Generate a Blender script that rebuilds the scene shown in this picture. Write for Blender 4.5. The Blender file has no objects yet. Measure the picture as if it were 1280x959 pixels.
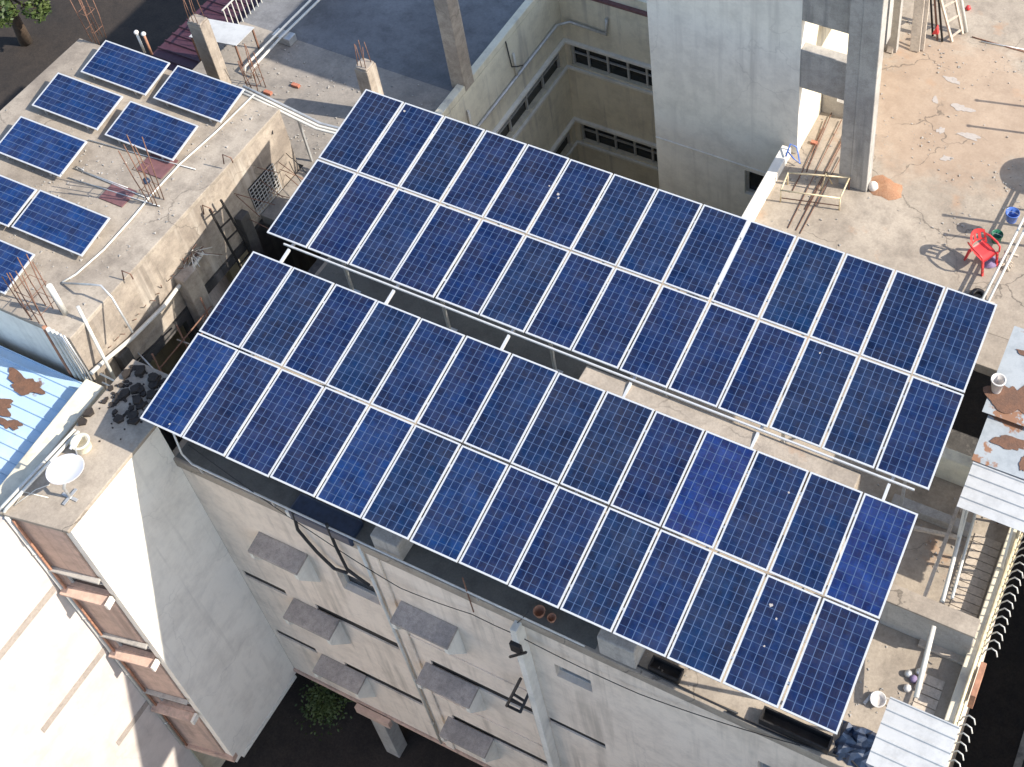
import bpy, math, random
import numpy as np
from mathutils import Vector, Matrix
random.seed(7)
S = bpy.context.scene
COL = S.collection

# ------------------------------------------------------------------ camera
RM = np.array([[0.9058758865, 0.4227781748, -0.0254458866],
               [0.2899452668, -0.6628099381, -0.6903728907],
               [-0.3087401372, 0.6180142401, -0.7230060709]])
CP = np.array([16.2599383, -12.1612793, 22.581028])
FX, CX, CY = 1781.10823, 872.3979, 140.2942      # pixels of the 1280 x 959 photograph
cd = bpy.data.cameras.new('camera')
cam = bpy.data.objects.new('camera', cd); COL.objects.link(cam)
cd.sensor_width = 36; cd.lens = FX / 1280 * 36
cd.shift_x = -(CX - 640) / 1280; cd.shift_y = (CY - 479.5) / 1280
cd.clip_start = 0.1; cd.clip_end = 2000
m = Matrix([[RM[0][i], -RM[1][i], -RM[2][i], CP[i]] for i in range(3)] + [[0, 0, 0, 1]])
cam.matrix_world = m
S.camera = cam

# ------------------------------------------------------------------ light
SUN = Vector((1.0, 0.23, 0.80)).normalized()
w = bpy.data.worlds.new('World'); S.world = w; w.use_nodes = True
nt = w.node_tree
sky = nt.nodes.new('ShaderNodeTexSky'); sky.sky_type = 'NISHITA'; sky.sun_disc = False
sky.sun_elevation = math.asin(SUN.z); sky.sun_rotation = math.atan2(SUN.x, SUN.y)
sky.air_density = 1.0; sky.dust_density = 1.0
bg = nt.nodes['Background']; bg.inputs['Strength'].default_value = 0.15
nt.links.new(sky.outputs[0], bg.inputs['Color'])
sl = bpy.data.lights.new('sun', 'SUN'); sl.energy = 3.9; sl.angle = math.radians(0.5); sl.color = (1.0, 0.93, 0.82)
so = bpy.data.objects.new('sun', sl); COL.objects.link(so)
so.rotation_euler = SUN.to_track_quat('Z', 'Y').to_euler(); so.location = (30, 10, 40)
S.view_settings.view_transform = 'Standard'; S.view_settings.look = 'None'
S.view_settings.exposure = 0.85; S.view_settings.gamma = 1
S.render.engine = 'CYCLES'
S.cycles.max_bounces = 7; S.cycles.diffuse_bounces = 4

# ------------------------------------------------------------------ measuring helpers: a line of sight met with a plane of the place
def _ray(u, v):
    return RM.T @ np.array([(u - CX) / FX, (v - CY) / FX, 1.0])
def PZ(u, v, z): d = _ray(u, v); return Vector(CP + d * (z - CP[2]) / d[2])
def PY(u, v, y): d = _ray(u, v); return Vector(CP + d * (y - CP[1]) / d[1])
def PXx(u, v, x): d = _ray(u, v); return Vector(CP + d * (x - CP[0]) / d[0])

# ------------------------------------------------------------------ mesh builder
class MB:
    def __init__(s): s.v = []; s.f = []; s.sm = []
    def add(s, vs, fs, smooth=False):
        b = len(s.v); s.v += [tuple(x) for x in vs]
        for f in fs: s.f.append(tuple(b + i for i in f)); s.sm.append(smooth)
        return s
    def box(s, a, b):
        x0, y0, z0 = [min(p, q) for p, q in zip(a, b)]; x1, y1, z1 = [max(p, q) for p, q in zip(a, b)]
        return s.add([(x0,y0,z0),(x1,y0,z0),(x1,y1,z0),(x0,y1,z0),(x0,y0,z1),(x1,y0,z1),(x1,y1,z1),(x0,y1,z1)],
              [(0,3,2,1),(4,5,6,7),(0,1,5,4),(1,2,6,5),(2,3,7,6),(3,0,4,7)])
    def prism(s, poly, axis, a, b):
        """poly: 2-D outline, extruded along axis from a to b"""
        n = len(poly)
        def P(p, t):
            if axis == 'z': return (p[0], p[1], t)
            if axis == 'y': return (p[0], t, p[1])
            return (t, p[0], p[1])
        vs = [P(p, a) for p in poly] + [P(p, b) for p in poly]
        fs = [tuple(range(n))[::-1], tuple(range(n, 2*n))] + [(i, (i+1) % n, n + (i+1) % n, n + i) for i in range(n)]
        return s.add(vs, fs)
    def slab(s, pts, t):
        """top outline of 3-D points, thickness t downwards"""
        n = len(pts); pts = [Vector(p) for p in pts]
        vs = pts + [p - Vector((0, 0, t)) for p in pts]
        return s.add(vs, [tuple(range(n)), tuple(range(2*n-1, n-1, -1))] + [(i, n+i, n+(i+1) % n, (i+1) % n) for i in range(n)])
    def bar(s, a, b, w, h=None, up=(0, 0, 1)):
        h = h or w; a = Vector(a); b = Vector(b); d = (b - a).normalized()
        u = Vector(up)
        if abs(d.dot(u)) > .98: u = Vector((1, 0, 0))
        r = d.cross(u).normalized(); u = r.cross(d)
        vs = [p + r * (sx * w / 2) + u * (sy * h / 2) for p in (a, b) for sx, sy in ((-1,-1),(1,-1),(1,1),(-1,1))]
        return s.add(vs, [(0,1,2,3),(7,6,5,4),(0,4,5,1),(1,5,6,2),(2,6,7,3),(3,7,4,0)])
    def tube(s, path, r, n=8, caps=True):
        path = [Vector(p) for p in path]; vs = []; fs = []
        rr = r if isinstance(r, (list, tuple)) else [r] * len(path)
        pu = None
        for i, p in enumerate(path):
            d = (path[min(i+1, len(path)-1)] - path[max(i-1, 0)]).normalized()
            u = pu if pu is not None else (Vector((0,0,1)) if abs(d.z) < .9 else Vector((1,0,0)))
            a = d.cross(u)
            if a.length < 1e-4: a = d.orthogonal()
            a.normalize(); b = a.cross(d); pu = b
            for k in range(n):
                t = 2 * math.pi * k / n
                vs.append(p + (a * math.cos(t) + b * math.sin(t)) * rr[i])
        for i in range(len(path) - 1):
            for k in range(n):
                fs.append((i*n+k, i*n+(k+1) % n, (i+1)*n+(k+1) % n, (i+1)*n+k))
        s.add(vs, fs, True)
        if caps:
            b0 = len(s.v) - len(vs)
            s.f.append(tuple(b0 + k for k in range(n))[::-1]); s.sm.append(False)
            s.f.append(tuple(b0 + (len(path)-1)*n + k for k in range(n))); s.sm.append(False)
        return s
    def lathe(s, prof, c, n=20, axis=None):
        """prof: (radius, height) pairs about +Z (or about axis) at c"""
        q = Vector((0,0,1)).rotation_difference(Vector(axis)) if axis is not None else None
        vs = []
        for r, h in prof:
            for k in range(n):
                t = 2*math.pi*k/n; p = Vector((r*math.cos(t), r*math.sin(t), h))
                if q: p = q @ p
                vs.append(p + Vector(c))
        fs = [(i*n+k, i*n+(k+1) % n, (i+1)*n+(k+1) % n, (i+1)*n+k) for i in range(len(prof)-1) for k in range(n)]
        return s.add(vs, fs, True)
    def quad(s, *p): return s.add(p, [tuple(range(len(p)))])
    def build(s, name, mat, parent=None, bevel=0, local=False):
        me = bpy.data.meshes.new(name); me.from_pydata([tuple(v) for v in s.v], [], s.f); me.update()
        for p, q in zip(me.polygons, s.sm): p.use_smooth = q
        me.materials.append(mat)
        o = bpy.data.objects.new(name, me); COL.objects.link(o)
        if parent:
            o.parent = parent
            if parent.type == 'EMPTY' and not local: o.location = -parent.location
        if bevel:
            b = o.modifiers.new('bevel', 'BEVEL'); b.width = bevel; b.segments = 2; b.limit_method = 'ANGLE'
        return o

def thing(name, label, cat, loc=(0, 0, 0), group=None):
    o = bpy.data.objects.new(name, None); COL.objects.link(o); o.location = loc; o.empty_display_size = .3
    o['label'] = label; o['category'] = cat
    if group: o['group'] = group
    return o
def tag(o, label, cat, group=None):
    o['label'] = label; o['category'] = cat
    if group: o['group'] = group
    return o
def struct(o): o['kind'] = 'structure'; return o
def copy_tree(o, parent=None):
    c = o.copy(); COL.objects.link(c); c.parent = parent
    for ch in list(o.children): copy_tree(ch, c)
    return c

# ------------------------------------------------------------------ materials
def new_mat(name):
    mt = bpy.data.materials.new(name); mt.use_nodes = True
    n = mt.node_tree.nodes; return mt, n, mt.node_tree.links, n['Principled BSDF']
def nd(n, t, **k):
    x = n.new(t)
    for a, b in k.items(): setattr(x, a, b)
    return x
def noise(n, l, vec, scale, detail=5, rough=.6, stretch=None):
    if stretch:
        mp = nd(n, 'ShaderNodeMapping'); mp.inputs['Scale'].default_value = stretch; l.new(vec, mp.inputs[0]); vec = mp.outputs[0]
    t = nd(n, 'ShaderNodeTexNoise'); t.inputs['Scale'].default_value = scale; t.inputs['Detail'].default_value = detail
    t.inputs['Roughness'].default_value = rough; l.new(vec, t.inputs['Vector']); return t.outputs['Fac']
def ramp(n, l, fac, a, b, c0=(0,0,0,1), c1=(1,1,1,1)):
    r = nd(n, 'ShaderNodeValToRGB'); r.color_ramp.elements[0].position = a; r.color_ramp.elements[1].position = b
    r.color_ramp.elements[0].color = c0; r.color_ramp.elements[1].color = c1; l.new(fac, r.inputs[0]); return r.outputs[0]
def mix(n, l, fac, a, b, mode='MIX'):
    x = nd(n, 'ShaderNodeMix', data_type='RGBA', blend_type=mode)
    for sock, v in ((x.inputs[0], fac), (x.inputs[6], a), (x.inputs[7], b)):
        if isinstance(v, (int, float)): sock.default_value = v
        elif isinstance(v, tuple): sock.default_value = (*v[:3], 1)
        else: l.new(v, sock)
    return x.outputs[2]
def weathered(name, base, stain, streak=None, rust=None, scale=1.0, rough=.9, amount=.6, bump=.25, speck=.15, metallic=0, rust_at=(.62,.68), cracks=0, spot=None, runs=0):
    """surface with broad blotches, vertical runs, fine speckle and optional rust coloured patches"""
    mt, n, l, P = new_mat(name)
    tc = nd(n, 'ShaderNodeTexCoord').outputs['Object']
    big = noise(n, l, tc, .55*scale, 6, .65); mid = noise(n, l, tc, 3.2*scale, 6, .7); fine = noise(n, l, tc, 26*scale, 3, .7)
    c = mix(n, l, ramp(n, l, big, .38, .66), base, stain)
    # amount controls how far the blotches go
    c = mix(n, l, amount, base, c)
    c = mix(n, l, ramp(n, l, mid, .45, .75, (0,0,0,1), (.7,.7,.7,1)), c, tuple(x*.72 for x in stain))
    c2 = mix(n, l, ramp(n, l, fine, .3, .7), (1-speck,)*3, (1+speck*.6,)*3)
    c = mix(n, l, 1.0, c, c2, 'MULTIPLY')
    if streak:
        st = noise(n, l, tc, 2.2, 5, .6, (1.6, 1.6, .09)); br = noise(n, l, tc, .5, 3)
        f = nd(n, 'ShaderNodeMath', operation='MULTIPLY'); l.new(ramp(n, l, st, .52, .72), f.inputs[0]); l.new(ramp(n, l, br, .35, .6), f.inputs[1])
        c = mix(n, l, f.outputs[0], c, streak)
    if rust:
        rn = noise(n, l, tc, .9*scale, 7, .62)
        c = mix(n, l, ramp(n, l, rn, *rust_at), c, rust)
    if spot:
        (sx, sy, sz), sr, sc_ = spot
        vm = nd(n, 'ShaderNodeVectorMath', operation='DISTANCE'); l.new(tc, vm.inputs[0]); vm.inputs[1].default_value = (sx, sy, sz)
        dn = noise(n, l, tc, 1.1, 7, .7)
        ms = nd(n, 'ShaderNodeMath', operation='MULTIPLY_ADD'); ms.inputs[1].default_value = -1/sr; ms.inputs[2].default_value = 1.0; l.new(vm.outputs['Value'], ms.inputs[0])
        ad = nd(n, 'ShaderNodeMath', operation='ADD'); l.new(ms.outputs[0], ad.inputs[0]); l.new(dn, ad.inputs[1])
        c = mix(n, l, ramp(n, l, ad.outputs[0], .80, 1.30, (0,0,0,1), (.42,.42,.42,1)), c, sc_)
    if cracks:
        dv = nd(n, 'ShaderNodeTexNoise'); dv.inputs['Scale'].default_value = 2.5; dv.inputs['Detail'].default_value = 4; l.new(tc, dv.inputs['Vector'])
        va = nd(n, 'ShaderNodeVectorMath', operation='MULTIPLY_ADD'); l.new(dv.outputs['Color'], va.inputs[0]); va.inputs[1].default_value = (.5, .5, .5); l.new(tc, va.inputs[2])
        vo = nd(n, 'ShaderNodeTexVoronoi', feature='DISTANCE_TO_EDGE'); vo.inputs['Scale'].default_value = .42; l.new(va.outputs[0], vo.inputs['Vector'])
        cm = ramp(n, l, vo.outputs['Distance'], .002, .007, (1,1,1,1), (0,0,0,1)); bm = ramp(n, l, noise(n, l, tc, .45, 2), .47, .58)
        cf = nd(n, 'ShaderNodeMath', operation='MULTIPLY'); l.new(cm, cf.inputs[0]); l.new(bm, cf.inputs[1])
        cg = nd(n, 'ShaderNodeMath', operation='MULTIPLY'); l.new(cf.outputs[0], cg.inputs[0]); cg.inputs[1].default_value = cracks
        c = mix(n, l, cg.outputs[0], c, tuple(x*.35 for x in stain))
    if runs:
        rs = noise(n, l, tc, 5.5, 4, .55, (1, 1, .035)); rb = noise(n, l, tc, .7, 3)
        rf = nd(n, 'ShaderNodeMath', operation='MULTIPLY'); l.new(ramp(n, l, rs, .56, .70), rf.inputs[0]); l.new(ramp(n, l, rb, .42, .6, (0,0,0,1), (runs,runs,runs,1)), rf.inputs[1])
        c = mix(n, l, rf.outputs[0], c, tuple(x*.62 for x in stain))
    l.new(c, P.inputs['Base Color']); P.inputs['Roughness'].default_value = rough; P.inputs['Metallic'].default_value = metallic
    b = nd(n, 'ShaderNodeBump'); b.inputs['Strength'].default_value = bump; b.inputs['Distance'].default_value = .02
    l.new(mid, b.inputs['Height']); l.new(b.outputs[0], P.inputs['Normal'])
    return mt
def plain(name, col, rough=.5, metallic=0, var=.12, scale=8):
    mt, n, l, P = new_mat(name)
    tc = nd(n, 'ShaderNodeTexCoord').outputs['Object']
    f = noise(n, l, tc, scale, 4)
    c = mix(n, l, ramp(n, l, f, .3, .7), tuple(x*(1-var) for x in col), tuple(min(1, x*(1+var)) for x in col))
    l.new(c, P.inputs['Base Color']); P.inputs['Roughness'].default_value = rough; P.inputs['Metallic'].default_value = metallic
    return mt

M = {}
ZR_ = -3.05
M['roof'] = weathered('roof_concrete', (.43,.365,.29), (.27,.225,.18), rust=(.40,.235,.135), scale=.8, amount=.8, rust_at=(.62,.76), cracks=.8, spot=((11.2, 12.4, ZR_), 4.2, (.40,.265,.175)))
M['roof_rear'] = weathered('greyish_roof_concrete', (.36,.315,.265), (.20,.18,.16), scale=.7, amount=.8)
M['shade_deck'] = weathered('shade_toned_roof_concrete', (.20,.20,.205), (.11,.11,.115), scale=.7, amount=.8)  # stair tower's shade put into the slab colour
M['roof_left'] = weathered('old_roof_concrete', (.42,.36,.29), (.215,.18,.145), scale=1.0, amount=.9, cracks=.6)
M['roof_dark'] = weathered('shade_dark_concrete', (.15,.145,.13), (.09,.088,.08), scale=1.0)  # dark tone stands in for the shade around the arrays
M['paint'] = weathered('off_white_wall_paint', (.85,.735,.61), (.77,.645,.525), streak=(.50,.43,.35), scale=.6, amount=.5, cracks=.2, runs=.6, speck=.04, bump=.1)
M['cream'] = weathered('cream_wall_paint', (.78,.71,.55), (.66,.59,.45), streak=(.38,.34,.29), scale=.6, amount=.6, speck=.04, bump=.1)
M['grey_paint'] = weathered('pale_grey_plaster', (.82,.785,.70), (.74,.70,.62), streak=(.60,.57,.51), scale=.5, amount=.4, cracks=.22, runs=.3, speck=.04, bump=.1)
M['white_wall'] = weathered('white_plaster', (.85,.80,.71), (.81,.75,.665), scale=.4, amount=.3, cracks=.2, runs=.4, speck=.02, bump=.06)
M['blush'] = weathered('blush_white_plaster', (.63,.565,.51), (.60,.53,.475), scale=.4, amount=.3, speck=.02, bump=.06, cracks=.15, runs=.2)
M['clay_grey'] = weathered('grey_brown_band', (.42,.36,.31), (.30,.26,.23), scale=3, amount=.6)
M['pink'] = weathered('salmon_plaster', (.66,.46,.36), (.48,.34,.27), streak=(.30,.235,.20), scale=1.6, amount=.8, runs=.8, speck=.05, bump=.1)
M['sidewall'] = weathered('stained_plaster', (.46,.39,.315), (.24,.20,.165), streak=(.60,.54,.46), scale=1.6, amount=.95, cracks=.5, runs=.8)
M['mossy'] = weathered('moss_dark_slab', (.46,.40,.355), (.26,.23,.21), scale=3, amount=.7, bump=.5, speck=.3)
M['grey_conc'] = weathered('grey_concrete', (.46,.43,.39), (.32,.295,.265), streak=(.16,.16,.16), scale=1.3, amount=.7)
M['dark_wall'] = weathered('shade_toned_wall', (.10,.092,.085), (.05,.048,.046), streak=(.22,.20,.18), scale=1.5, amount=.8, bump=.5)  # shade of the gap and recesses worked into the wall colour
M['dark'] = plain('dark_opening', (.012,.012,.013), .7)
M['dirt'] = weathered('dark_earth', (.045,.034,.027), (.022,.018,.016), scale=.7, amount=.8, bump=.8, speck=.35)
M['asphalt'] = weathered('asphalt', (.05,.05,.052), (.04,.04,.042), scale=.5)
M['alu'] = plain('anodised_aluminium', (.66,.66,.655), .4, .3, .05)
M['galv'] = plain('galvanised_steel', (.55,.55,.54), .45, .6, .15)
M['whitepipe'] = plain('white_pvc', (.62,.60,.54), .4, 0, .08)
M['ruststeel'] = plain('rusty_steel', (.20,.105,.07), .85, .1, .4, 30)
M['blacksteel'] = plain('black_steel', (.03,.028,.028), .55, .3, .3)
M['brownsteel'] = plain('maroon_painted_steel', (.16,.075,.075), .6, 0, .2)
M['maroon'] = plain('dark_maroon_sheet', (.06,.022,.035), .6, 0, .2)
M['wood'] = weathered('bleached_timber', (.62,.53,.43), (.42,.35,.28), scale=6, amount=.7)
M['yellowpipe'] = plain('cream_painted_steel', (.66,.55,.36), .5, .1, .25)
M['red'] = plain('red_plastic', (.66,.05,.05), .45, 0, .12)
M['blue'] = plain('blue_plastic', (.08,.17,.50), .35, 0, .08)
M['green'] = plain('green_plastic', (.02,.16,.09), .4, 0, .1)
M['whiteplastic'] = plain('white_plastic', (.66,.62,.58), .4, 0, .05)
M['dish'] = plain('dish_paint', (.66,.64,.64), .4, 0, .03)
M['cable'] = plain('black_cable', (.02,.02,.022), .6)
M['sand'] = weathered('orange_sand', (.42,.24,.14), (.36,.16,.08), scale=8, bump=.8)
M['brick'] = plain('brick', (.42,.16,.10), .9, 0, .3, 20)
M['clay'] = plain('terracotta', (.36,.18,.11), .85, 0, .25)
M['rust'] = weathered('flaking_rust', (.20,.10,.06), (.12,.07,.05), scale=6, amount=.8, bump=.6)
M['tarp'] = plain('navy_tarpaulin', (.02,.035,.07), .45, 0, .3)
M['violet'] = plain('faded_violet_cloth', (.22,.17,.28), .9, 0, .3)
M['glass'] = plain('dark_window_glass', (.015,.018,.02), .12, 0, .2)
M['winframe'] = plain('grey_window_frame', (.42,.41,.39), .6)
M['whitesheet'] = weathered('white_profiled_sheet', (.50,.505,.50), (.43,.435,.435), scale=1, amount=.6, speck=.03, bump=.05, rough=.5)
M['bluesheet'] = weathered('faded_blue_sheet', (.42,.58,.74), (.55,.66,.76), rust=(.20,.13,.11), scale=.8, amount=.8, speck=.05, bump=.05, rough=.5, rust_at=(.60,.62))
M['rustsheet'] = weathered('rusting_grey_sheet', (.38,.405,.42), (.31,.345,.365), rust=(.27,.14,.08), scale=1.25, amount=.7, speck=.05, bump=.1, rough=.55, rust_at=(.575,.60))
M['straw'] = plain('pale_stain', (.40,.36,.33), .9, 0, .1, 20)

def cell_material():
    mt, n, l, P = new_mat('polycrystalline_cells')
    tc = nd(n, 'ShaderNodeTexCoord').outputs['UV']
    sep = nd(n, 'ShaderNodeSeparateXYZ'); l.new(tc, sep.inputs[0])       # uv counts cells: 0..6, 0..12
    def edge(sock, wd):
        fr = nd(n, 'ShaderNodeMath', operation='FRACT'); l.new(sock, fr.inputs[0])
        pp = nd(n, 'ShaderNodeMath', operation='PINGPONG'); pp.inputs[1].default_value = .5; l.new(fr.outputs[0], pp.inputs[0])
        lt = nd(n, 'ShaderNodeMath', operation='LESS_THAN'); lt.inputs[1].default_value = wd; l.new(pp.outputs[0], lt.inputs[0]); return lt.outputs[0]
    ex = edge(sep.outputs[0], .042); ey = edge(sep.outputs[1], .036)
    mx = nd(n, 'ShaderNodeMath', operation='MAXIMUM'); l.new(ex, mx.inputs[0]); l.new(ey, mx.inputs[1])
    oi = nd(n, 'ShaderNodeObjectInfo')
    # one value per cell
    fl = nd(n, 'ShaderNodeVectorMath', operation='FLOOR'); l.new(tc, fl.inputs[0])
    add = nd(n, 'ShaderNodeVectorMath', operation='ADD'); l.new(fl.outputs[0], add.inputs[0])
    sc = nd(n, 'ShaderNodeVectorMath', operation='SCALE'); sc.inputs['Scale'].default_value = 47.3
    cmb = nd(n, 'ShaderNodeCombineXYZ'); l.new(oi.outputs['Random'], cmb.inputs[0]); l.new(oi.outputs['Random'], cmb.inputs[2])
    l.new(cmb.outputs[0], sc.inputs[0]); l.new(sc.outputs[0], add.inputs[1])
    wn = nd(n, 'ShaderNodeTexWhiteNoise'); l.new(add.outputs[0], wn.inputs['Vector'])
    a2 = nd(n, 'ShaderNodeVectorMath', operation='ADD'); l.new(tc, a2.inputs[0]); l.new(sc.outputs[0], a2.inputs[1])
    blot = noise(n, l, a2.outputs[0], .5, 4, .6)
    # crystals inside the cell
    vo = nd(n, 'ShaderNodeTexVoronoi'); vo.inputs['Scale'].default_value = 7; l.new(a2.outputs[0], vo.inputs['Vector'])
    c = mix(n, l, ramp(n, l, wn.outputs['Value'], .0, 1.0), (.0040,.0085,.040), (.0065,.0145,.064))
    c = mix(n, l, ramp(n, l, blot, .40, .72), c, (.008,.028,.115))
    vv = mix(n, l, .22, (1,1,1), vo.outputs['Color']); c = mix(n, l, .7, c, vv, 'MULTIPLY')
    # the object's own colour: rgb tint, alpha = strength of mottling
    c = mix(n, l, 1.0, c, oi.outputs['Color'], 'MULTIPLY')
    c = mix(n, l, 1.0, c, (.78,.98,.88), 'MULTIPLY')
    # thin busbars
    mu = nd(n, 'ShaderNodeMath', operation='MULTIPLY'); mu.inputs[1].default_value = 3; l.new(sep.outputs[0], mu.inputs[0])
    sh = nd(n, 'ShaderNodeMath', operation='ADD'); sh.inputs[1].default_value = .5; l.new(mu.outputs[0], sh.inputs[0])
    bb = edge(sh.outputs[0], .022)
    c = mix(n, l, bb, c, (.014,.026,.065))
    c = mix(n, l, ey, c, (.040,.072,.150)); c = mix(n, l, ex, c, (.075,.118,.22))
    # dust
    du = noise(n, l, a2.outputs[0], .35, 6, .7)
    df = nd(n, 'ShaderNodeMath', operation='MULTIPLY'); df.inputs[1].default_value = .05; l.new(ramp(n, l, du, .35, .75), df.inputs[0])
    c = mix(n, l, df.outputs[0], c, (.45,.38,.30))
    l.new(c, P.inputs['Base Color'])
    P.inputs['Roughness'].default_value = .16; P.inputs['IOR'].default_value = 1.38
    return mt
M['cells'] = cell_material()

def blob(cx, cy, a, b, z, seed, n=46, rough=.33):
    r_ = random.Random(seed); ph = [(r_.uniform(0, 6.3), r_.uniform(.3, 1)) for _ in range(9)]
    out = []
    for k in range(n):
        t = 2*math.pi*k/n; f = 1 + rough*sum(w_/(q+1.5)*math.sin((q+2)*t+p_) for q, (p_, w_) in enumerate(ph)) + r_.uniform(-.04, .04)
        out.append((cx + a*f*math.cos(t), cy + b*f*math.sin(t), z))
    return out
# ------------------------------------------------------------------ walls with openings
def wall_mb(axis, p, t, a0, a1, z0, z1, holes=()):
    """wall in the plane axis=p ('x' or 'y'), running a0..a1, thickness t behind it (+axis side if t>0), with rectangular holes (a0,a1,z0,z1)"""
    A = sorted(set([a0, a1] + [h[i] for h in holes for i in (0, 1) if a0 < h[i] < a1]))
    Zs = sorted(set([z0, z1] + [h[i] for h in holes for i in (2, 3) if z0 < h[i] < z1]))
    def solid(i, j):
        if i < 0 or j < 0 or i >= len(A)-1 or j >= len(Zs)-1: return False
        ca = (A[i]+A[i+1])/2; cz = (Zs[j]+Zs[j+1])/2
        return not any(h[0] < ca < h[1] and h[2] < cz < h[3] for h in holes)
    mb = MB()
    def P(a, z, d): return (a, p + d, z) if axis == 'y' else (p + d, a, z)
    for i in range(len(A)-1):
        for j in range(len(Zs)-1):
            if not solid(i, j): continue
            x0, x1, y0, y1 = A[i], A[i+1], Zs[j], Zs[j+1]
            mb.quad(P(x0,y0,0), P(x1,y0,0), P(x1,y1,0), P(x0,y1,0))
            mb.quad(P(x0,y0,t), P(x0,y1,t), P(x1,y1,t), P(x1,y0,t))
            if not solid(i-1, j): mb.quad(P(x0,y0,0), P(x0,y1,0), P(x0,y1,t), P(x0,y0,t))
            if not solid(i+1, j): mb.quad(P(x1,y0,0), P(x1,y0,t), P(x1,y1,t), P(x1,y1,0))
            if not solid(i, j-1): mb.quad(P(x0,y0,0), P(x0,y0,t), P(x1,y0,t), P(x1,y0,0))
            if not solid(i, j+1): mb.quad(P(x0,y1,0), P(x1,y1,0), P(x1,y1,t), P(x0,y1,t))
    return mb

ZR = -3.05      # roof deck of the main building
GZ = -17.0      # ground

# ================================================================== SETTING
g = MB(); N = 24
gp = MB().quad((-400,-400,GZ), (400,-400,GZ), (400,400,GZ), (-400,400,GZ)).build('ground', M['dirt']); struct(gp)
rd = MB().quad((17.4,-120,GZ+.004), (21.5,-120,GZ+.004), (21.5,120,GZ+.004), (17.4,120,GZ+.004)).build('road', M['asphalt']); struct(rd)
kb = MB().box((17.2,-120,GZ-.05), (17.4,120,GZ+.12)).build('kerb', M['grey_conc']); struct(kb)

# ------------------------------------------------------------------ main building
main = thing('main_building', 'cream main building whose flat roof carries the two long solar arrays', 'building', (7.5, 1.5, GZ))
YF = -3.35; XL = -0.37; XR = 15.78
slits = []
for z in (-8.0, -11.15): slits += [(-.25, .95, z-.30, z)]
for z in (-7.92, -11.1): slits += [(1.8, 4.0, z-.36, z)]
for z in (-7.95, -11.05): slits += [(4.85, 7.45, z-.34, z)]
win1 = (3.05, 4.0, -6.05, -5.15); win2 = (8.3, 9.1, -5.3, -4.72); win3 = (7.8, 9.15, -8.22, -7.95)
holes = slits + [win1, win2, win3, (10.6, 12.0, -8.3, -7.95), (12.6, 13.9, -5.4, -4.8)]
wall_mb('y', YF, .24, XL, XR, -13.6, ZR-.16, holes).build('front_wall', M['paint'], main)
for h in holes:
    big = h in (win1, win2, (12.6, 13.9, -5.4, -4.8))
    x0, x1, z0, z1 = h; y = YF + .13
    if not big:
        MB().box((x0+.002, YF+.035, z0+.002), (x1-.002, YF+.06, z1-.002)).build('vent_slot', M['dark'], main)
        continue
    f = MB()
    f.box((x0+.004, y, z0+.004), (x0+.05, y+.05, z1-.004)).box((x1-.05, y, z0+.004), (x1-.004, y+.05, z1-.004))
    f.box((x0+.052, y, z0+.004), (x1-.052, y+.05, z0+.045)).box((x0+.052, y, z1-.045), (x1-.052, y+.05, z1-.004))
    if x1 - x0 > 1:
        for k in (1, 2): xx = x0 + (x1-x0)*k/3; f.box((xx-.02, y, z0+.047), (xx+.02, y+.05, z1-.047))
    fo = f.build('window', M['winframe'], main)
    MB().box((x0+.03, y+.056, z0+.02), (x1-.03, y+.07, z1-.02)).build('pane', M['glass'], fo)
# sunshades: weathered slab on two tapering fins
def sunshade(x0, x1, z, proj=.46):
    x0 += random.uniform(-.04, .04); x1 += random.uniform(-.05, .05); z += random.uniform(-.03, .03); proj += random.uniform(-.03, .03)
    t = MB().slab([(x0, YF-.003, z), (x0, YF-proj, z-.10), (x1, YF-proj, z-.10), (x1, YF-.003, z)], .09)
    s_ = t.build('sunshade', M['mossy'], main, .01)
    for xx in (x0+.0, x1-.10):
        MB().prism([(YF-.003, z-.10), (YF-proj+.01, z-.20), (YF-proj+.01, z-.42), (YF-.003, z-1.30)], 'x', xx+.004, xx+.096).build('side_fin', M['grey_paint'], s_)
for (x0, x1), zs in (((1.15, 2.42), (-5.05, -8.15, -11.25)), ((4.68, 6.0), (-5.15, -8.2, -11.3)),):
    for z in zs: sunshade(x0, x1, z)
# shallow pilasters and string courses
for x0, x1, d in ((4.28, 4.52, .05), (7.66, 7.80, .26)):
    MB().box((x0, YF-d, -13.58), (x1, YF-.002, ZR-.17)).build('pilaster', M['grey_paint'] if d > .1 else M['paint'], main, .01)
for z in (-6.95, -10.05):
    MB().box((4.54, YF-.03, z-.05), (7.64, YF-.002, z)).build('string_course', M['paint'], main)
MB().box((XL, YF-.05, -13.75), (XR, YF+.26, -13.62)).build('base_band', M['pink'], main, .01)
# roof deck, one mesh with the terrace and the deck behind the courtyard
deck = MB()
def dk(x0, y0, x1, y1, t=.3, z=ZR): deck.box((x0, y0, z-t), (x1, y1, z))
dk(-.5, YF-.06, XR, 2.9)
dk(-.5, 2.9, 13.25, 5.45)
dk(15.2, 2.9, XR, 5.45)
dk(-.5, 5.45, XR, 6.3)
dk(7.92, 6.3, 19.0, 30.0)
deck.build('roof_deck', M['roof'], main, .015)
MB().box((7.72, 6.3, -14.0), (7.916, 9.42, ZR-.02)).build('court_side_wall', M['cream'], main)
MB().box((-.2, 6.06, -14.0), (7.7, 6.3, ZR-.3)).build('court_front_wall', M['cream'], main)
MB().box((7.74, 4.6, ZR-.15), (7.98, 9.36, ZR+.26)).build('low_kerb_wall', M['white_wall'], main, .02)
wall_mb('x', XR-.002, -.24, YF+.26, 1.8, -16.9, ZR-.34).build('street_wall', M['paint'], main)
MB().box((-.9, -2.3, -14), (-.66, 3.4, ZR-.32)).build('gap_wall', M['dark_wall'], main)
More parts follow.
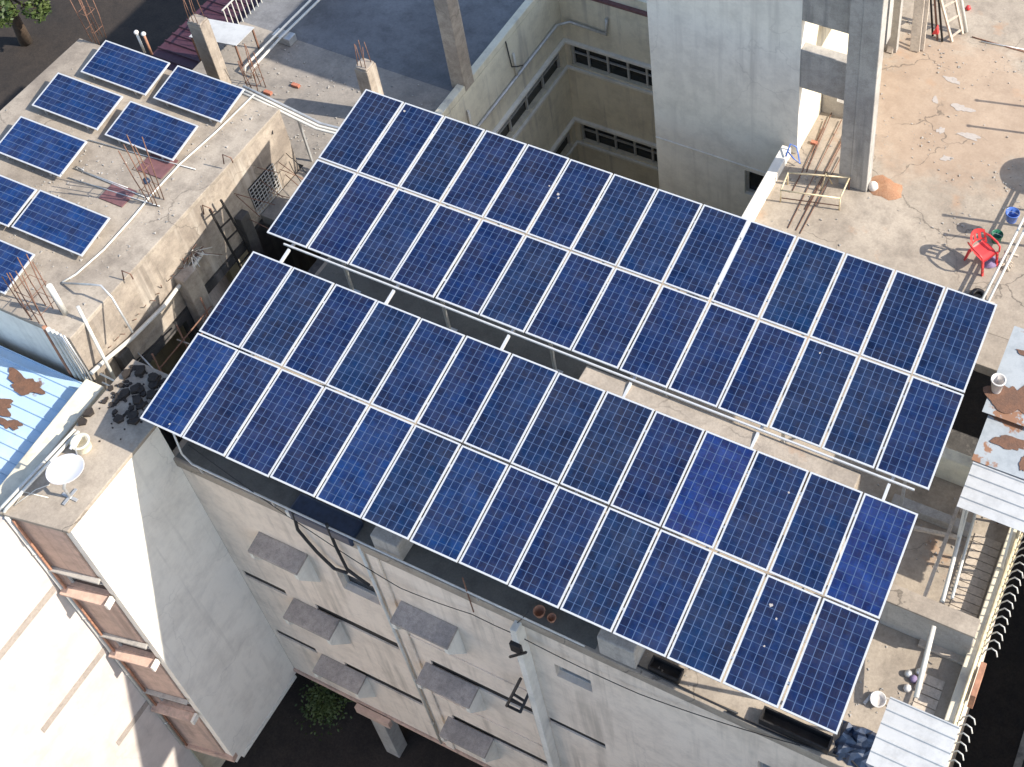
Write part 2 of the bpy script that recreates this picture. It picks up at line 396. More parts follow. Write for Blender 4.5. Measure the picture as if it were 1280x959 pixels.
# ground floor stilts under the overhang
for x in (1.75, 6.4, 11.0):
    MB().box((x, YF-.02, GZ), (x+.42, YF+.38, -13.78)).build('stilt_column', M['grey_conc'], main, .02)
    MB().box((x-.12, YF-.2, -13.95), (x+.9, YF-.07, -13.62)).build('bracket', M['pink'], main, .01)
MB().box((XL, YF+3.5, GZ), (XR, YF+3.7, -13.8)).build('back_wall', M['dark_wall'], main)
# concrete stubs of unfinished columns on the edge of the deck
for i, (x, w_, h) in enumerate(((4.55, .62, .62), (9.45, .75, .72))):
    MB().box((x, YF-.03, ZR+.002), (x+w_, YF+.42, ZR+h)).build('column_stub', M['grey_conc'], main, .03)
# low upstand along the front edge (shaded part) and the bare ledge
MB().box((-.3, YF+.42, ZR+.002), (9.4, YF+.56, ZR+.14)).build('upstand', M['grey_conc'], main, .02)
# the cross wall near the street end
MB().box((13.9, -.74, ZR+.002), (15.6, -.42, -2.06)).build('cross_wall', M['grey_conc'], main, .02)
MB().box((13.88, -.76, -2.058), (15.62, -.40, -2.0)).build('coping', M['roof'], main, .01)
MB().box((15.2, 5.4, ZR+.002), (15.5, 5.8, ZR+.4)).build('upstand', M['grey_conc'], main, .02)
# raised beam seen in the slot between the two arrays
MB().box((7.45, .03, -.9), (12.95, .40, -.085)).build('raised_beam', M['roof'], main, .02)
MB().box((7.6, .06, ZR+.002), (7.9, .36, -.902)).build('beam_post', M['grey_conc'], main)
MB().box((12.5, .06, ZR+.002), (12.8, .36, -.902)).build('beam_post', M['grey_conc'], main)
# terrace street parapet
MB().box((13.0, 2.55, ZR+.002), (14.6, 2.80, -2.25)).build('cross_wall', M['cream'], main, .02)
MB().box((13.3, 1.55, ZR+.002), (14.9, 1.75, ZR+.25)).build('upstand', M['grey_conc'], main, .02)
MB().box((15.55, YF, ZR+.002), (XR-.004, 2.4, ZR+.32)).build('street_kerb', M['cream'], main, .02)
MB().box((13.2, 2.9, -6), (15.3, 5.5, -5.9)).build('shade_pit_floor', M['dark_wall'], main)  # pit added under the canopies to deepen their shade
tl_ = MB()
for k in range(14): tl_.box((14.98, 1.55-.175*k, ZR+.002), (15.5, 1.55-.175*k+.16, ZR+.02))
tl_.build('floor_tiles', M['wood'], main)
tl_ = MB()
for k in range(6): tl_.box((14.95, -1.45-.19*k, ZR+.002), (15.35, -1.45-.19*k+.17, ZR+.02))
tl_.build('floor_tiles', M['wood'], main)
MB().slab([(-.4, .35, ZR+.006), (7.2, .35, ZR+.006), (7.35, 4.2, ZR+.006), (-.4, 4.2, ZR+.006)], .004).build('shade_sheet', M['roof_dark'], main)  # flat dark sheet painting in the shade between the arrays
MB().slab([(-.35, YF+.0, ZR+.006), (9.35, YF+.0, ZR+.006), (9.3, -2.2, ZR+.006), (-.35, -2.2, ZR+.006)], .004).build('shade_sheet', M['roof_dark'], main)  # same painted shade along the front edge of the deck

# ------------------------------------------------------------------ wing behind, around the courtyard
rear = thing('rear_wing', 'rear wing with bluish shaded flat roof around the deep courtyard', 'building', (-3, 12, GZ))
d2 = MB()
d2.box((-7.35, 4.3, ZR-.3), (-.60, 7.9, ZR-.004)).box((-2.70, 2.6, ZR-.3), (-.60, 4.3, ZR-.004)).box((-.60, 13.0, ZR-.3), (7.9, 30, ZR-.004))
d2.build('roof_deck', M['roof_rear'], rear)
MB().box((-7.35, 7.902, ZR-.3), (-.60, 30, ZR-.004)).build('shade_roof_deck', M['shade_deck'], rear)  # rear part darkened to deepen the tower's shade on it
MB().box((-.60, 6.5, ZR-.004), (-.38, 13.0, ZR+.22)).build('parapet', M['cream'], rear, .02)
# inner walls: two bands of windows on each side
bands = ((-6.25, -5.35), (-9.5, -8.62))
hx = [(7.0, 12.55, a, b) for a, b in bands]; hy = [(-.20, 4.2, a, b) for a, b in bands]
wall_mb('x', -.38, -.2, 6.3, 12.75, -14, ZR-.008, hx).build('court_wall', M['cream'], rear)
wall_mb('y', 12.75, .22, -.38, 4.25, -14, ZR+.12, hy).build('court_wall', M['cream'], rear)
for a, b in bands:
    f = MB(); x = -.50
    n = 6
    for k in range(n+1):
        yy = 7.0 + (12.5-7.0)*k/n; f.box((x-.03, yy-.03, a+.002), (x+.03, yy+.03, b-.002))
    f.box((x-.028, 7.0, (a+b)/2-.02), (x+.028, 12.5, (a+b)/2+.02))
    fo = f.build('window', M['winframe'], rear); MB().box((x-.05, 7.0, a), (x-.034, 12.54, b)).build('pane', M['glass'], fo)
    f = MB(); y = 12.86
    for xx in (-.17, .32, .95, 1.6, 2.2, 2.9, 3.6, 4.15): f.box((xx-.03, y-.03, a+.002), (xx+.03, y+.03, b-.002))
    f.box((-.2, y-.028, (a+b)/2-.02), (4.2, y+.028, (a+b)/2+.02))
    fo = f.build('window', M['winframe'], rear); MB().box((-.2, y+.034, a), (4.2, y+.05, b)).build('pane', M['glass'], fo)
    # ledges above and below the glass
    for zz, pr_ in ((b+.07, .12), (a-.10, .08)):
        MB().box((-.378, 6.4, zz-.05), (-.38+pr_, 12.75-pr_-.004, zz+.05)).build('ledge', M['grey_paint'], rear, .01)
        MB().box((-.376, 12.75-pr_, zz-.05), (4.2, 12.748, zz+.05)).build('ledge', M['grey_paint'], rear, .01)
MB().box((-.38, 12.62, ZR-.26), (4.2, 12.74, ZR-.18)).build('string_course', M['brownsteel'], rear)
MB().box((-.4, 6.1, -14.2), (7.9, 12.9, -14.0)).build('court_floor', M['grey_conc'], rear)
MB().box((-7.33, 4.32, GZ), (-7.1, 30, ZR-.3)).build('outer_wall', M['cream'], rear)
for y in (8.0, 10.8):
    pass

# ------------------------------------------------------------------ stair tower
tw = thing('stair_tower', 'tall pale grey stair tower rising beside the sunny terrace', 'building', (6.2, 11.5, GZ))
TY = 9.43; TH = 5.2
wall_mb('y', TY, .25, 4.25, 8.10, -17, TH, [(6.72, 7.5, -5.15, -4.25)]).build('front_wall', M['grey_paint'], tw)
MB().box((4.25, TY+.25, -17), (4.45, 15, TH)).build('side_wall', M['grey_paint'], tw)
MB().box((7.90, TY+.252, -17), (8.10, 15, TH)).build('side_wall', M['cream'], tw)
MB().box((4.25, 15, -17), (8.1, 15.2, TH)).build('back_wall', M['grey_paint'], tw)
f = MB().box((6.73, TY+.1, -5.14), (6.79, TY+.15, -4.26)).box((6.79, TY+.1, -5.14), (7.49, TY+.15, -5.09))
fo = f.build('window', M['winframe'], tw); MB().box((6.73, TY+.16, -5.14), (7.49, TY+.18, -4.26)).build('pane', M['glass'], fo)
MB().box((4.2, TY-.04, TH), (10.15, 15.25, TH+.15)).build('roof', M['grey_conc'], tw)
MB().box((4.26, TY-.03, -4.12), (7.7, TY-.002, -4.08)).build('string_course', M['grey_paint'], tw)
# porch bay between tower and corner column
MB().box((8.102, TY, 1.34), (10.05, TY+.28, TH-.002)).build('upper_wall', M['grey_conc'], tw)
MB().box((8.102, TY, -.75), (9.52, TY+.28, .45)).build('landing_beam', M['grey_conc'], tw, .02)
MB().box((9.34, 8.98, ZR+.002), (9.60+.02, 9.28, TH-.01)).build('reveal', M['grey_conc'], tw)
MB().box((9.622, 8.96, ZR+.002), (10.05, 9.30, TH-.01)).build('corner_column', M['grey_conc'], tw, .02)
MB().box((8.102, 13.7, ZR+.002), (9.1, 13.9, TH-.01)).build('porch_wall', M['grey_conc'], tw)
MB().box((8.102, 10.6, .22), (9.2, 13.69, .40)).build('landing', M['grey_conc'], tw)
st = MB()
for k in range(5): st.box((8.12+k*.19, 11.0, ZR+.002), (8.31+k*.19, 12.2, ZR+.17*(5-k)))
st.build('stair_flight', M['grey_conc'], tw)

# ------------------------------------------------------------------ block that carries the dish, and the bright return wall
dw = thing('dish_block', 'white and salmon wing with the satellite dish on its small roof', 'building', (-1.3, -4.8, GZ))
ZB = -1.75; YB = -5.83
wall_mb('x', XL, -.22, YB, YF-.003, -13.9, ZB-.102).build('side_wall', M['white_wall'], dw)
def fr(mb):              # the salmon front stands a little askew: frame at the corner, x along the wall, y into the block
    c, s_ = 1.32/1.3399, .23/1.3399
    mb.v = [(XL + x*c - y*s_, YB + x*s_ + y*c, z) for x, y, z in mb.v]; return mb
MB().slab([(-1.80, YB-.31, ZB), (XL+.03, YB-.06, ZB), (XL+.03, -2.35, ZB), (-1.80, -2.35, ZB)], .1).build('roof', M['roof'], dw, .015)
wx = [(-1.12, -.14, z-.72, z) for z in (-3.98, -7.05, -10.1)]
fr(wall_mb('y', 0, .22, -1.34, -.235, -13.5, ZB-.102, wx)).build('front_wall', M['pink'], dw)
for x0, x1, z0, z1 in wx:
    f = MB().box((x0+.004, .05, z0+.004), (x0+.05, .09, z1-.004)).box((x1-.05, .05, z0+.004), (x1-.004, .09, z1-.004)).box((x0+.05, .05, (z0+z1)/2-.02), (x1-.05, .09, (z0+z1)/2+.02))
    fo = fr(f).build('window', M['winframe'], dw); fr(MB().box((x0+.01, .095, z0+.01), (x1-.01, .11, z1-.01))).build('pane', M['glass'], fo)
    fr(MB().slab([(-1.28, -.003, z0-.02), (-1.28, -.20, z0-.07), (-.20, -.20, z0-.07), (-.20, -.003, z0-.02)], .07)).build('sill_slab', M['pink'], dw, .01)
    fr(MB().box((-.198, -.22, z0-.16), (-.13, -.003, z0+.03))).build('sill_end', M['white_wall'], dw, .01)
    fr(MB().slab([(-1.30, -.003, z1+.10), (-1.30, -.10, z1+.07), (-.12, -.10, z1+.07), (-.12, -.003, z1+.10)], .06)).build('lintel_slab', M['grey_conc'], dw, .01)
fr(MB().box((-1.33, -.06, -13.72), (.02, .2, -13.502))).build('base_band', M['pink'], dw)
MB().box((XL-.2, YB+.2, -14.05), (XL+.02, YF-.07, -13.92)).build('base_band', M['grey_paint'], dw)

bw = thing('plaster_block', 'bright sunlit plaster block filling the lower left corner, marked by two grey bands', 'building', (-6, -12, GZ))
wall_mb('x', -1.69, -.24, -26, -6.07, GZ, -1.86).build('side_wall', M['blush'], bw)
MB().box((-12, -26, -2.0), (-1.932, -6.1, -1.87)).build('roof', M['roof_left'], bw)
for z in (-4.64, -7.68, -10.7):
    MB().box((-1.688, -8.1 if z > -9 else -7.2, z-.10), (-1.672, -6.16, z+.10)).build('band', M['clay_grey'], bw)

# ------------------------------------------------------------------ low building on the left with its own panels
lb = thing('left_building', 'low left building with eight solar panels on a sandy stained roof', 'building', (-5.8, .7, GZ))
ZL = -1.0; LX = -2.74
MB().box((-8.75, -2.8, ZL-.12), (LX, 4.2, ZL)).build('roof', M['roof_left'], lb, .015)
wall_mb('x', LX-.01, -.2, -2.79, 4.19, ZR-.2, ZL-.122, [(2.55, 3.45, -3.0, -2.1)]).build('side_wall', M['sidewall'], lb)
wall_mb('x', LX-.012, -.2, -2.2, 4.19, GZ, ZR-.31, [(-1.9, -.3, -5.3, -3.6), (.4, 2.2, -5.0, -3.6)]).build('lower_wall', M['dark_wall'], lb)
MB().box((-8.7, -2.78, GZ), (LX-.02, -2.6, ZL-.122)).build('front_wall', M['grey_paint'], lb)
MB().box((-8.72, -2.6, GZ), (-8.5, 4.1, ZL-.122)).build('outer_wall', M['cream'], lb)
gr = MB()
for k in range(9): gr.bar((LX+.03, 2.55+k*.1125, -3.0), (LX+.03, 2.55+k*.1125, -2.1), .015)
for k in range(9): gr.bar((LX+.045, 2.55, -3.0+k*.1125), (LX+.045, 3.45, -3.0+k*.1125), .015)
gr.build('window_grille', M['winframe'], lb)
MB().box((LX-.2, 2.5, -3.05), (LX-.15, 3.5, -2.05)).build('window_shutter', M['dark'], lb)
MB().box((LX+.002, -.14, -4.6), (LX+.30, .30, -2.2)).build('pillar', M['sidewall'], lb, .02)
for y in (-2.2, 1.9): MB().box((LX+.002, y, -4.6), (LX+.2, y+.3, -2.4)).build('pillar', M['dark_wall'], lb, .02)
for x0, y0, x1, y1 in ((-4.55, 1.35, -3.85, 1.95), (-4.75, .35, -4.1, .85)):
    MB().box((x0, y0, ZL+.003), (x1, y1, ZL+.03)).build('roof_hatch', M['brownsteel'], lb, .005)

# ------------------------------------------------------------------ shed with the blue sheet roof
sh = thing('sheet_roof_shed', 'shed under a faded blue corrugated sheet roof with torn patches', 'shed', (-5, -4.3, GZ))
def corrugated(x0, x1, y0, y1, z, pitch=.22, rib=.03, slope=0, along='x', name='sheet_roof', mat=None, parent=None):
    """profiled sheet; ribs run along `along`"""
    mb = MB(); prof = []
    a0, a1 = (y0, y1) if along == 'x' else (x0, x1)
    a = a0
    while a < a1 - 1e-6:
        e = min(a + pitch, a1)
        prof += [(a, 0), (a + (e-a)*.78, 0), (a + (e-a)*.84, rib), (a + (e-a)*.94, rib)]
        a = e
    prof.append((a1, 0))
    b0, b1 = (x0, x1) if along == 'x' else (y0, y1)
    vs = []
    for b in (b0, b1):
        for t in (0, -.004):
            for p, h in prof:
                zz = z + h + t + slope * (b - b0)
                vs.append((b, p, zz) if along == 'x' else (p, b, zz))
    n = len(prof); fs = []
    for i in range(n-1):
        fs += [(i, i+1, 2*n+i+1, 2*n+i), (n+i, 3*n+i, 3*n+i+1, n+i+1)]
        fs += [(i, n+i, n+i+1, i+1), (2*n+i, 2*n+i+1, 3*n+i+1, 3*n+i)]
    mb.add(vs, fs)
    return mb.build(name, mat, parent)
corrugated(-8.6, -2.45, -6.0, -2.95, -2.5, .26, .035, .0, 'x', 'sheet_roof', M['bluesheet'], sh)
MB().box((-8.5, -5.9, GZ), (-2.1, -3.0, -2.66)).build('wall', M['cream'], sh)
MB().slab([(-2.42, -6.0, -2.05), (-1.98, -6.0, -2.05), (-2.12, -3.0, -2.05), (-2.60, -3.0, -2.05)], .6).build('coping_wall', M['cream'], sh, .03)
for (x, y, a, b) in ((-4.0, -3.5, .8, .42), (-4.3, -4.1, 1.0, .35), (-3.6, -4.35, .5, .22)):
    pts = blob(x, y, a*.5, b*.5, -2.459, int(x*100)+7, rough=.7)
    MB().slab(pts, .003).build('torn_patch', M['rust'], sh)

# ------------------------------------------------------------------ neighbour across the street (outside the frame: it shades the street)
nb = thing('unseen_neighbour_house', 'unseen house across the dark street, outside the frame, that shades the street', 'building', (26, 3, GZ))
MB().box((21.5, -22, GZ), (34, 40, -4.2)).build('wall', M['cream'], nb)
MB().box((21.3, -22.2, -4.2), (34.2, 40.2, -4.0)).build('roof', M['roof_left'], nb)

# ================================================================== SOLAR PANELS
PXP, LP = 1.012, 1.942          # column pitch, row pitch
PWd, PL = .976, 1.905           # panel width, length
T1, T2 = .18305, .16568         # tilts
O1 = Vector((0, 0, 0)); O2 = Vector((.0233, 4.2561, .7295))
def panel_meshes(wd, ln, nx, ny):
    fw, fh = .030, .04
    fr = MB()
    fr.box((0, 0, -fh), (wd, -fw, 0)).box((0, -ln+fw, -fh), (wd, -ln, 0))
    fr.box((0, -fw-.0005, -fh), (fw, -ln+fw+.0005, -.0004)).box((wd-fw, -fw-.0005, -fh), (wd, -ln+fw+.0005, -.0004))
    me = MB().quad((fw, -ln+fw, -.005), (wd-fw, -ln+fw, -.005), (wd-fw, -fw, -.005), (fw, -fw, -.005))
    bk = MB().quad((fw, -fw, -.012), (wd-fw, -fw, -.012), (wd-fw, -ln+fw, -.012), (fw, -ln+fw, -.012))
    return fr, me, bk
def make_panel(wd, ln, nx, ny):
    r = bpy.data.objects.new('solar_panel', None); COL.objects.link(r); r.empty_display_size = .3
    fr, me, bk = panel_meshes(wd, ln, nx, ny)
    fr.build('frame', M['alu'], r, local=True)
    c = me.build('cell_sheet', M['cells'], r, local=True)
    uv = c.data.uv_layers.new(name='UVMap')
    for lp, q in zip(c.data.polygons[0].loop_indices, ((0, 0), (nx, 0), (nx, ny), (0, ny))): uv.data[lp].uv = q
    bk.build('back_sheet', M['whiteplastic'], r, local=True)
    return r
ORD = ['first', 'second', 'third', 'fourth', 'fifth', 'sixth', 'seventh', 'eighth', 'ninth', 'tenth', 'eleventh', 'twelfth', 'thirteenth', 'fourteenth']
proto = make_panel(PWd, PL, 6, 12)
used = False
special = {   # (array, column, row): (tint, words)
    (0, 0, 1): ((.9, 1.55, 1.7), 'brighter blue'), (0, 4, 1): ((.9, 1.5, 1.6), 'brighter blue'), (0, 10, 0): ((1.7, 1.5, 1.9), 'violet blue'),
    (0, 13, 0): ((1.9, 1.5, 1.75), 'violet blue'), (0, 6, 1): ((.9, 1.3, 1.3), ''), (1, 10, 0): ((.75, 1.1, 1.0), 'teal tinted'),
    (1, 2, 0): ((1.0, .9, .8), ''), (1, 12, 0): ((.9, .85, .8), ''), (0, 8, 0): ((1.1, 1.0, .85), '')}
drop_spots = {(0, 0, 1): [(.62, -1.78, .022)], (1, 4, 0): [(.9, -.75, .02)], (1, 5, 0): [(.15, -.85, .03), (.2, -.93, .02)], (0, 12, 1): [(.25, -.45, .035), (.42, -.62, .022), (.4, -1.1, .018)],
              (1, 1, 0): [(.1, -.2, .03)], (1, 3, 1): [(.75, -.1, .02)], (0, 11, 0): [(.8, -.5, .02)], (1, 11, 1): [(.3, -.2, .02)]}
for a, (O, T, nm) in enumerate(((O1, T1, 'front'), (O2, T2, 'rear'))):
    for j in range(2):
        for i in range(14):
            rng = random.Random(a*100+j*20+i)
            o = proto if not used else copy_tree(proto)
            used = True
            off = O + Vector((i*PXP, -math.cos(T)*LP*j, -math.sin(T)*LP*j))
            o.location = off + Vector((rng.uniform(-.004, .004), rng.uniform(-.006, .006), rng.uniform(-.003, .003)))
            o.rotation_euler = (T + rng.uniform(-.0025, .0025), rng.uniform(-.003, .003), rng.uniform(-.0012, .0012))
            tint, wd_ = special.get((a, i, j), ((rng.uniform(.85, 1.15), rng.uniform(.92, 1.10), rng.uniform(.92, 1.10)), ''))
            for ch in o.children: ch.color = (*tint, 1)
            pos = 'leftmost' if i == 0 else 'rightmost' if i == 13 else ORD[i] + ' from the left'
            tag(o, f"{wd_ + ' ' if wd_ else ''}solar panel, {pos} in the {'upper' if j == 0 else 'lower'} row of the {nm} array", 'solar panel', f'solar panels of the {nm} array')
            for k, (x, y, r_) in enumerate(drop_spots.get((a, i, j), [])):
                pts = [(x + r_*math.cos(t)*rng.uniform(.6, 1.2), y + r_*math.sin(t)*rng.uniform(.6, 1.2), -.003) for t in [q*math.pi/5 for q in range(10)]]
                MB().quad(*pts).build('bird_dropping', M['straw'], o, local=True)

# supporting racks
for a, (O, T, nm) in enumerate(((O1, T1, 'front'), (O2, T2, 'rear'))):
    rk = thing('mounting_rack', f'steel rack of rails and legs carrying the {nm} solar array', 'mounting rack', (7, O.y-2, ZR), 'racks under the two large arrays')
    c, s_ = math.cos(T), math.sin(T)
    def pt(x, d, dz=0): return O + Vector((x, -c*d, -s_*d)) + Vector((0, -s_*dz, c*dz))
    for d in (.42, 1.48, 2.36, 3.42):
        MB().bar(pt(.0, d, -.065), pt(14.1, d, -.065), .045, .045).build('purlin', M['alu'], rk)
    if a == 1:
        MB().bar(pt(.45, 3.92, -.075), pt(13.9, 3.92, -.075), .03, .04).build('purlin', M['alu'], rk)
    xs = (.62, 3.15, 5.78, 8.40, 10.98, 13.48)
    for x in xs:
        MB().bar(pt(x, -.35 if a == 0 else .1, -.12), pt(x, 3.75 if a == 0 else 3.9, -.12), .05, .06).build('rafter', M['alu'], rk)
        for d in (.35, 2.75):
            p = pt(x, d, -.155); MB().bar((p.x, p.y, ZR+.012), p, .06).build('leg', M['galv'], rk)
            MB().box((p.x-.12, p.y-.12, ZR+.002), (p.x+.12, p.y+.12, ZR+.012)).build('foot_plate', M['galv'], rk)
        p = pt(x, .5, -.155); q = pt(x, 2.7, -.155)
        MB().bar((p.x, p.y, ZR+1.0), (q.x, q.y, q.z), .035).build('brace', M['galv'], rk)
    if a == 0:   # edge rail in front of the lower edge
        e = MB().tube([(-.15, -3.2, -1.35), (.05, -3.42, -2.55), (.25, -3.44, -2.78), (9.2, -3.44, -2.85)], .022)
        e.build('edge_rail', M['galv'], rk)
        for x in (.4, 2.2, 6.9): MB().bar((x, -3.42, ZR), (x, -3.44, -2.83), .03).build('rail_post', M['galv'], rk)

# eight panels of the left building, laid crosswise on short stands
TL = .19
lproto = make_panel(.99, 1.95, 6, 12)
tl = [((132, 50), 'upper left', 'first row from the back'), ((222, 81.5), 'upper right', 'first row from the back'), ((72.5, 90.5), '', ''), ((163, 126), '', ''),
      ((26, 145), '', ''), ((-38, 203), '', ''), ((50, 237), '', ''), ((-44, 281), '', '')]
lab = ['left one of the backmost pair, left building', 'right one of the backmost pair, left building',
       'left one of the second pair, left building', 'right one of the second pair, beside the rebar bundle',
       'alone in the third row, left building', 'left one of the fourth row, cut by the frame',
       'right one of the fourth row, beside the brown roof hatch', 'frontmost of all, cut by the left frame edge']
for k, ((u, v), _, _) in enumerate(tl):
    z = -.62
    p = PZ(u, v, z)
    o = lproto if k == 0 else copy_tree(lproto)
    rz = math.radians(-90)
    # the long side lies along x: turn the panel so that its length runs to the right, the tilt stays about x
    o.rotation_euler = (Matrix.Rotation(TL, 4, 'X') @ Matrix.Rotation(math.pi/2, 4, 'Z')).to_euler()
    o.location = p + Vector((0, -math.cos(TL)*.99, -math.sin(TL)*.99))
    # local -y (length) -> +x ; local +x (width) -> +y
    rng = random.Random(900+k); b_ = 1.5 if k in (4, 6, 7, 5) else 1.25
    for ch in o.children: ch.color = (b_*.95, b_*1.25, b_*1.25, 1)
    o.location = p + Vector((0, -math.cos(TL)*.99, -math.sin(TL)*.99))
    tag(o, 'solar panel, ' + lab[k], 'solar panel', 'solar panels on the left building')
    stn = thing('panel_stand', 'low steel stand: panel ' + lab[k], 'panel stand', (p.x+1, p.y-.5, ZL), 'panel stands on the left building')
    for xx in (.35, 1.6):
        b0 = Vector((p.x+xx, p.y-.05, 0)); f0 = Vector((p.x+xx, p.y-.93, 0))
        MB().bar((b0.x, b0.y+.02, z-.07), (f0.x, f0.y-.02, z-.25), .035).build('rail', M['alu'], stn)
        MB().bar((b0.x, b0.y, ZL+.002), (b0.x, b0.y, z-.09), .035).build('leg', M['galv'], stn)
        MB().bar((f0.x, f0.y, ZL+.002), (f0.x, f0.y, z-.27), .035).build('leg', M['galv'], stn)

# ================================================================== PIPES, DISH, RODS AND THE REST OF THE CLUTTER
def single(mb, name, mat, label, cat, group=None, bevel=0):
    o = mb.build(name, M[mat], None, bevel); tag(o, label, cat, group); return o

# downpipes on the facades
def downpipe(x, y, z0, z1, r, label, mat='whitepipe', n=4, group='downpipes on the walls'):
    t = thing('downpipe', label, 'pipe', (x, y, z0), group)
    MB().tube([(x, y, z0), (x, y, z1)], r, 10).build('pipe', M[mat], t)
    for k in range(n):
        z = z0 + (z1-z0)*(k+.5)/n
        MB().tube([(x, y, z-.03), (x, y, z+.03)], r*1.18, 10).build('collar', M[mat], t)
downpipe(4.15, YF-.05, -13.5, -3.12, .035, 'off white downpipe between the two columns of sunshades')
downpipe(7.52, YF-.06, -13.5, -4.0, .045, 'grey downpipe beside the projecting pilaster', 'galv')
downpipe(-1.64, -6.12, -13.4, -1.80, .045, 'white downpipe in the corner of salmon and white walls')
downpipe(-1.54, -6.10, -13.4, -1.90, .028, 'thin brown pipe beside the corner downpipe', 'clay')
# elbow from block roof
t = thing('roof_pipes', 'pair of white pipes along the edge of the dish roof', 'pipe', (-1.7, -4.5, ZB))
for dx, z in ((0, .09), (.10, .12)):
    a = PZ(96, 538, ZB+z); b = PZ(5, 635, ZB+z)
    MB().tube([a + Vector((dx-.05, 0, 0)), b + Vector((dx-.05, 0, 0)), b + Vector((dx-.35, -.12, -.5))], .035, 8).build('pipe', M['whitepipe'], t)

# satellite dish
D = PZ(82, 588, -1.05); base = PZ(88, 622, ZB)
t = thing('satellite_dish', 'white satellite dish tilted to the sky on the small roof', 'satellite dish', tuple(base))
nrm = Vector((-.02, .10, .98)).normalized()
prof = [(r_*.9, h) for r_, h in [(0.0, 0.0), (.12, .006), (.22, .022), (.30, .045), (.365, .07), (.385, .078), (.385, .070), (.30, .035), (.20, .010), (0.001, -.012)]]
MB().lathe(prof, D - nrm*.03, 32, nrm).build('reflector', M['dish'], t)
MB().tube([base, base + Vector((.0, .0, .35)), D - nrm*.05], .03, 8).build('mast', M['galv'], t)
MB().bar(base + Vector((-.18, 0, .02)), base + Vector((.18, 0, .02)), .06, .02).bar(base + Vector((0, -.18, .03)), base + Vector((0, .18, .03)), .06, .02).build('foot', M['galv'], t)
arm_end = D + Vector((-.05, .42, .30))
MB().tube([D + Vector((-.02, .34, -.02)), arm_end], .014, 6).build('arm', M['galv'], t)
MB().tube([arm_end, arm_end + Vector((.01, -.12, -.03))], .03, 8).build('receiver', M['dish'], t)
single(MB().lathe([(.15, 0), (.17, .22), (.19, .23), (.19, .25), (.14, .25), (.13, .03), (0, .03)], PZ(105, 560, ZB+.003), 22), 'flower_pot', 'cream', 'round cream pot standing empty behind the satellite dish', 'pot')
single(MB().tube([PZ(60, 622, ZB+.012), PZ(30, 615, ZB+.012), PZ(18, 632, ZB+.012), PZ(45, 612, ZB+.012), PZ(62, 606, ZB+.012)], .012, 6), 'hose', 'whitepipe', 'pale hose curling on the roof in front of the dish', 'hose')
# rubble on the dark part of that roof
rub = MB()
for k in range(120):
    x = random.uniform(-1.75, -.6); y = -2.5 - abs(random.gauss(0, .75)); r_ = random.choice((.02, .03, .04, .06, .11)); h = r_*random.uniform(.4, 1.0)
    if y < -4.4: continue
    a = random.uniform(0, 3); pts = [(x + r_*math.cos(a+q*1.26)*random.uniform(.7, 1.2), y + r_*math.sin(a+q*1.26)*random.uniform(.7, 1.2)) for q in range(5)]
    rub.prism(pts, 'z', ZB+.002, ZB+h)
o = single(rub, 'rubble', 'dirt', 'dark heap of rubble in the shade behind the dish', 'rubble'); o['kind'] = 'stuff'

# rails behind that roof
t = thing('pipe_rail', 'thin white double pipe rail between dish roof and array', 'railing', (-1.5, -2.6, ZB))
for (a, b), r_ in ((((125, 467), (196, 503)), .022), (((128, 478), (190, 508)), .018), (((132, 492), (182, 515)), .018)):
    MB().tube([PZ(*a, -2.1), PZ(*b, -2.0)], r_, 6).build('rail', M['whitepipe'], t)

# sagging cables on the facade
def cable(pts, r, label, cat='cable', mat='cable', group=None, name='cable'):
    P = []
    for k in range(len(pts)-1):
        a, b = Vector(pts[k]), Vector(pts[k+1])
        L = (b-a).length; n = max(2, int(L/.35))
        for q in range(n):
            u = q/n; p = a.lerp(b, u); p.z -= 4*u*(1-u)*L*.03; P.append(p)
    P.append(Vector(pts[-1]))
    return single(MB().tube(P, r, 6), name, mat, label, cat, group)
yy = YF-.09
cable([PY(366, 640, yy), PY(372, 662, yy), PY(396, 690, yy), PY(418, 711, yy), PY(434, 716, yy)], .035, 'thick black cable looping from the edge towards the small window')
cable([PY(408, 655, yy), PY(420, 684, yy), PY(434, 712, yy), PY(462, 732, yy)], .035, 'thick black cable hanging straight from edge to window')
cable([PY(235, 556, yy), PY(400, 672, yy), PY(500, 735, yy), PY(590, 768, yy), PY(648, 795, yy), PY(800, 868, yy), PY(1000, 932, yy)], .009, 'long thin dark wire running across the whole cream facade')
cable([PY(578, 722, yy), PY(592, 765, yy)], .014, 'short rusty rod cable dangling below the roof edge', mat='ruststeel')
cable([PY(648, 795, yy-.1), PY(645, 780, yy), PY(660, 765, yy)], .010, 'thin curled wire looping above the pilaster head')
a = PY(360, 640, YF-.05)
t = thing('cable_box', 'dark box draped with tarpaulin on the front roof edge', 'box', (3.2, YF+.1, ZR))
MB().box((2.55, YF-.11, ZR-.18), (4.05, YF+.35, ZR+.16)).build('cover', M['tarp'], t, .05)
MB().box((2.45, YF-.09, ZR-.2), (2.75, YF-.01, ZR+.05)).build('junction_box', M['grey_paint'], t, .02)
# pilaster head with bracket
t = thing('wall_bracket', 'dark clamp on top of the projecting grey pilaster', 'bracket', (7.7, YF-.2, -3.9))
MB().box((7.62, YF-.34, -4.05), (7.86, YF-.26, -3.72)).build('plate', M['blacksteel'], t, .01)
MB().bar((7.55, YF-.34, -4.4), (8.0, YF-.34, -3.75), .04).build('bar', M['blacksteel'], t)
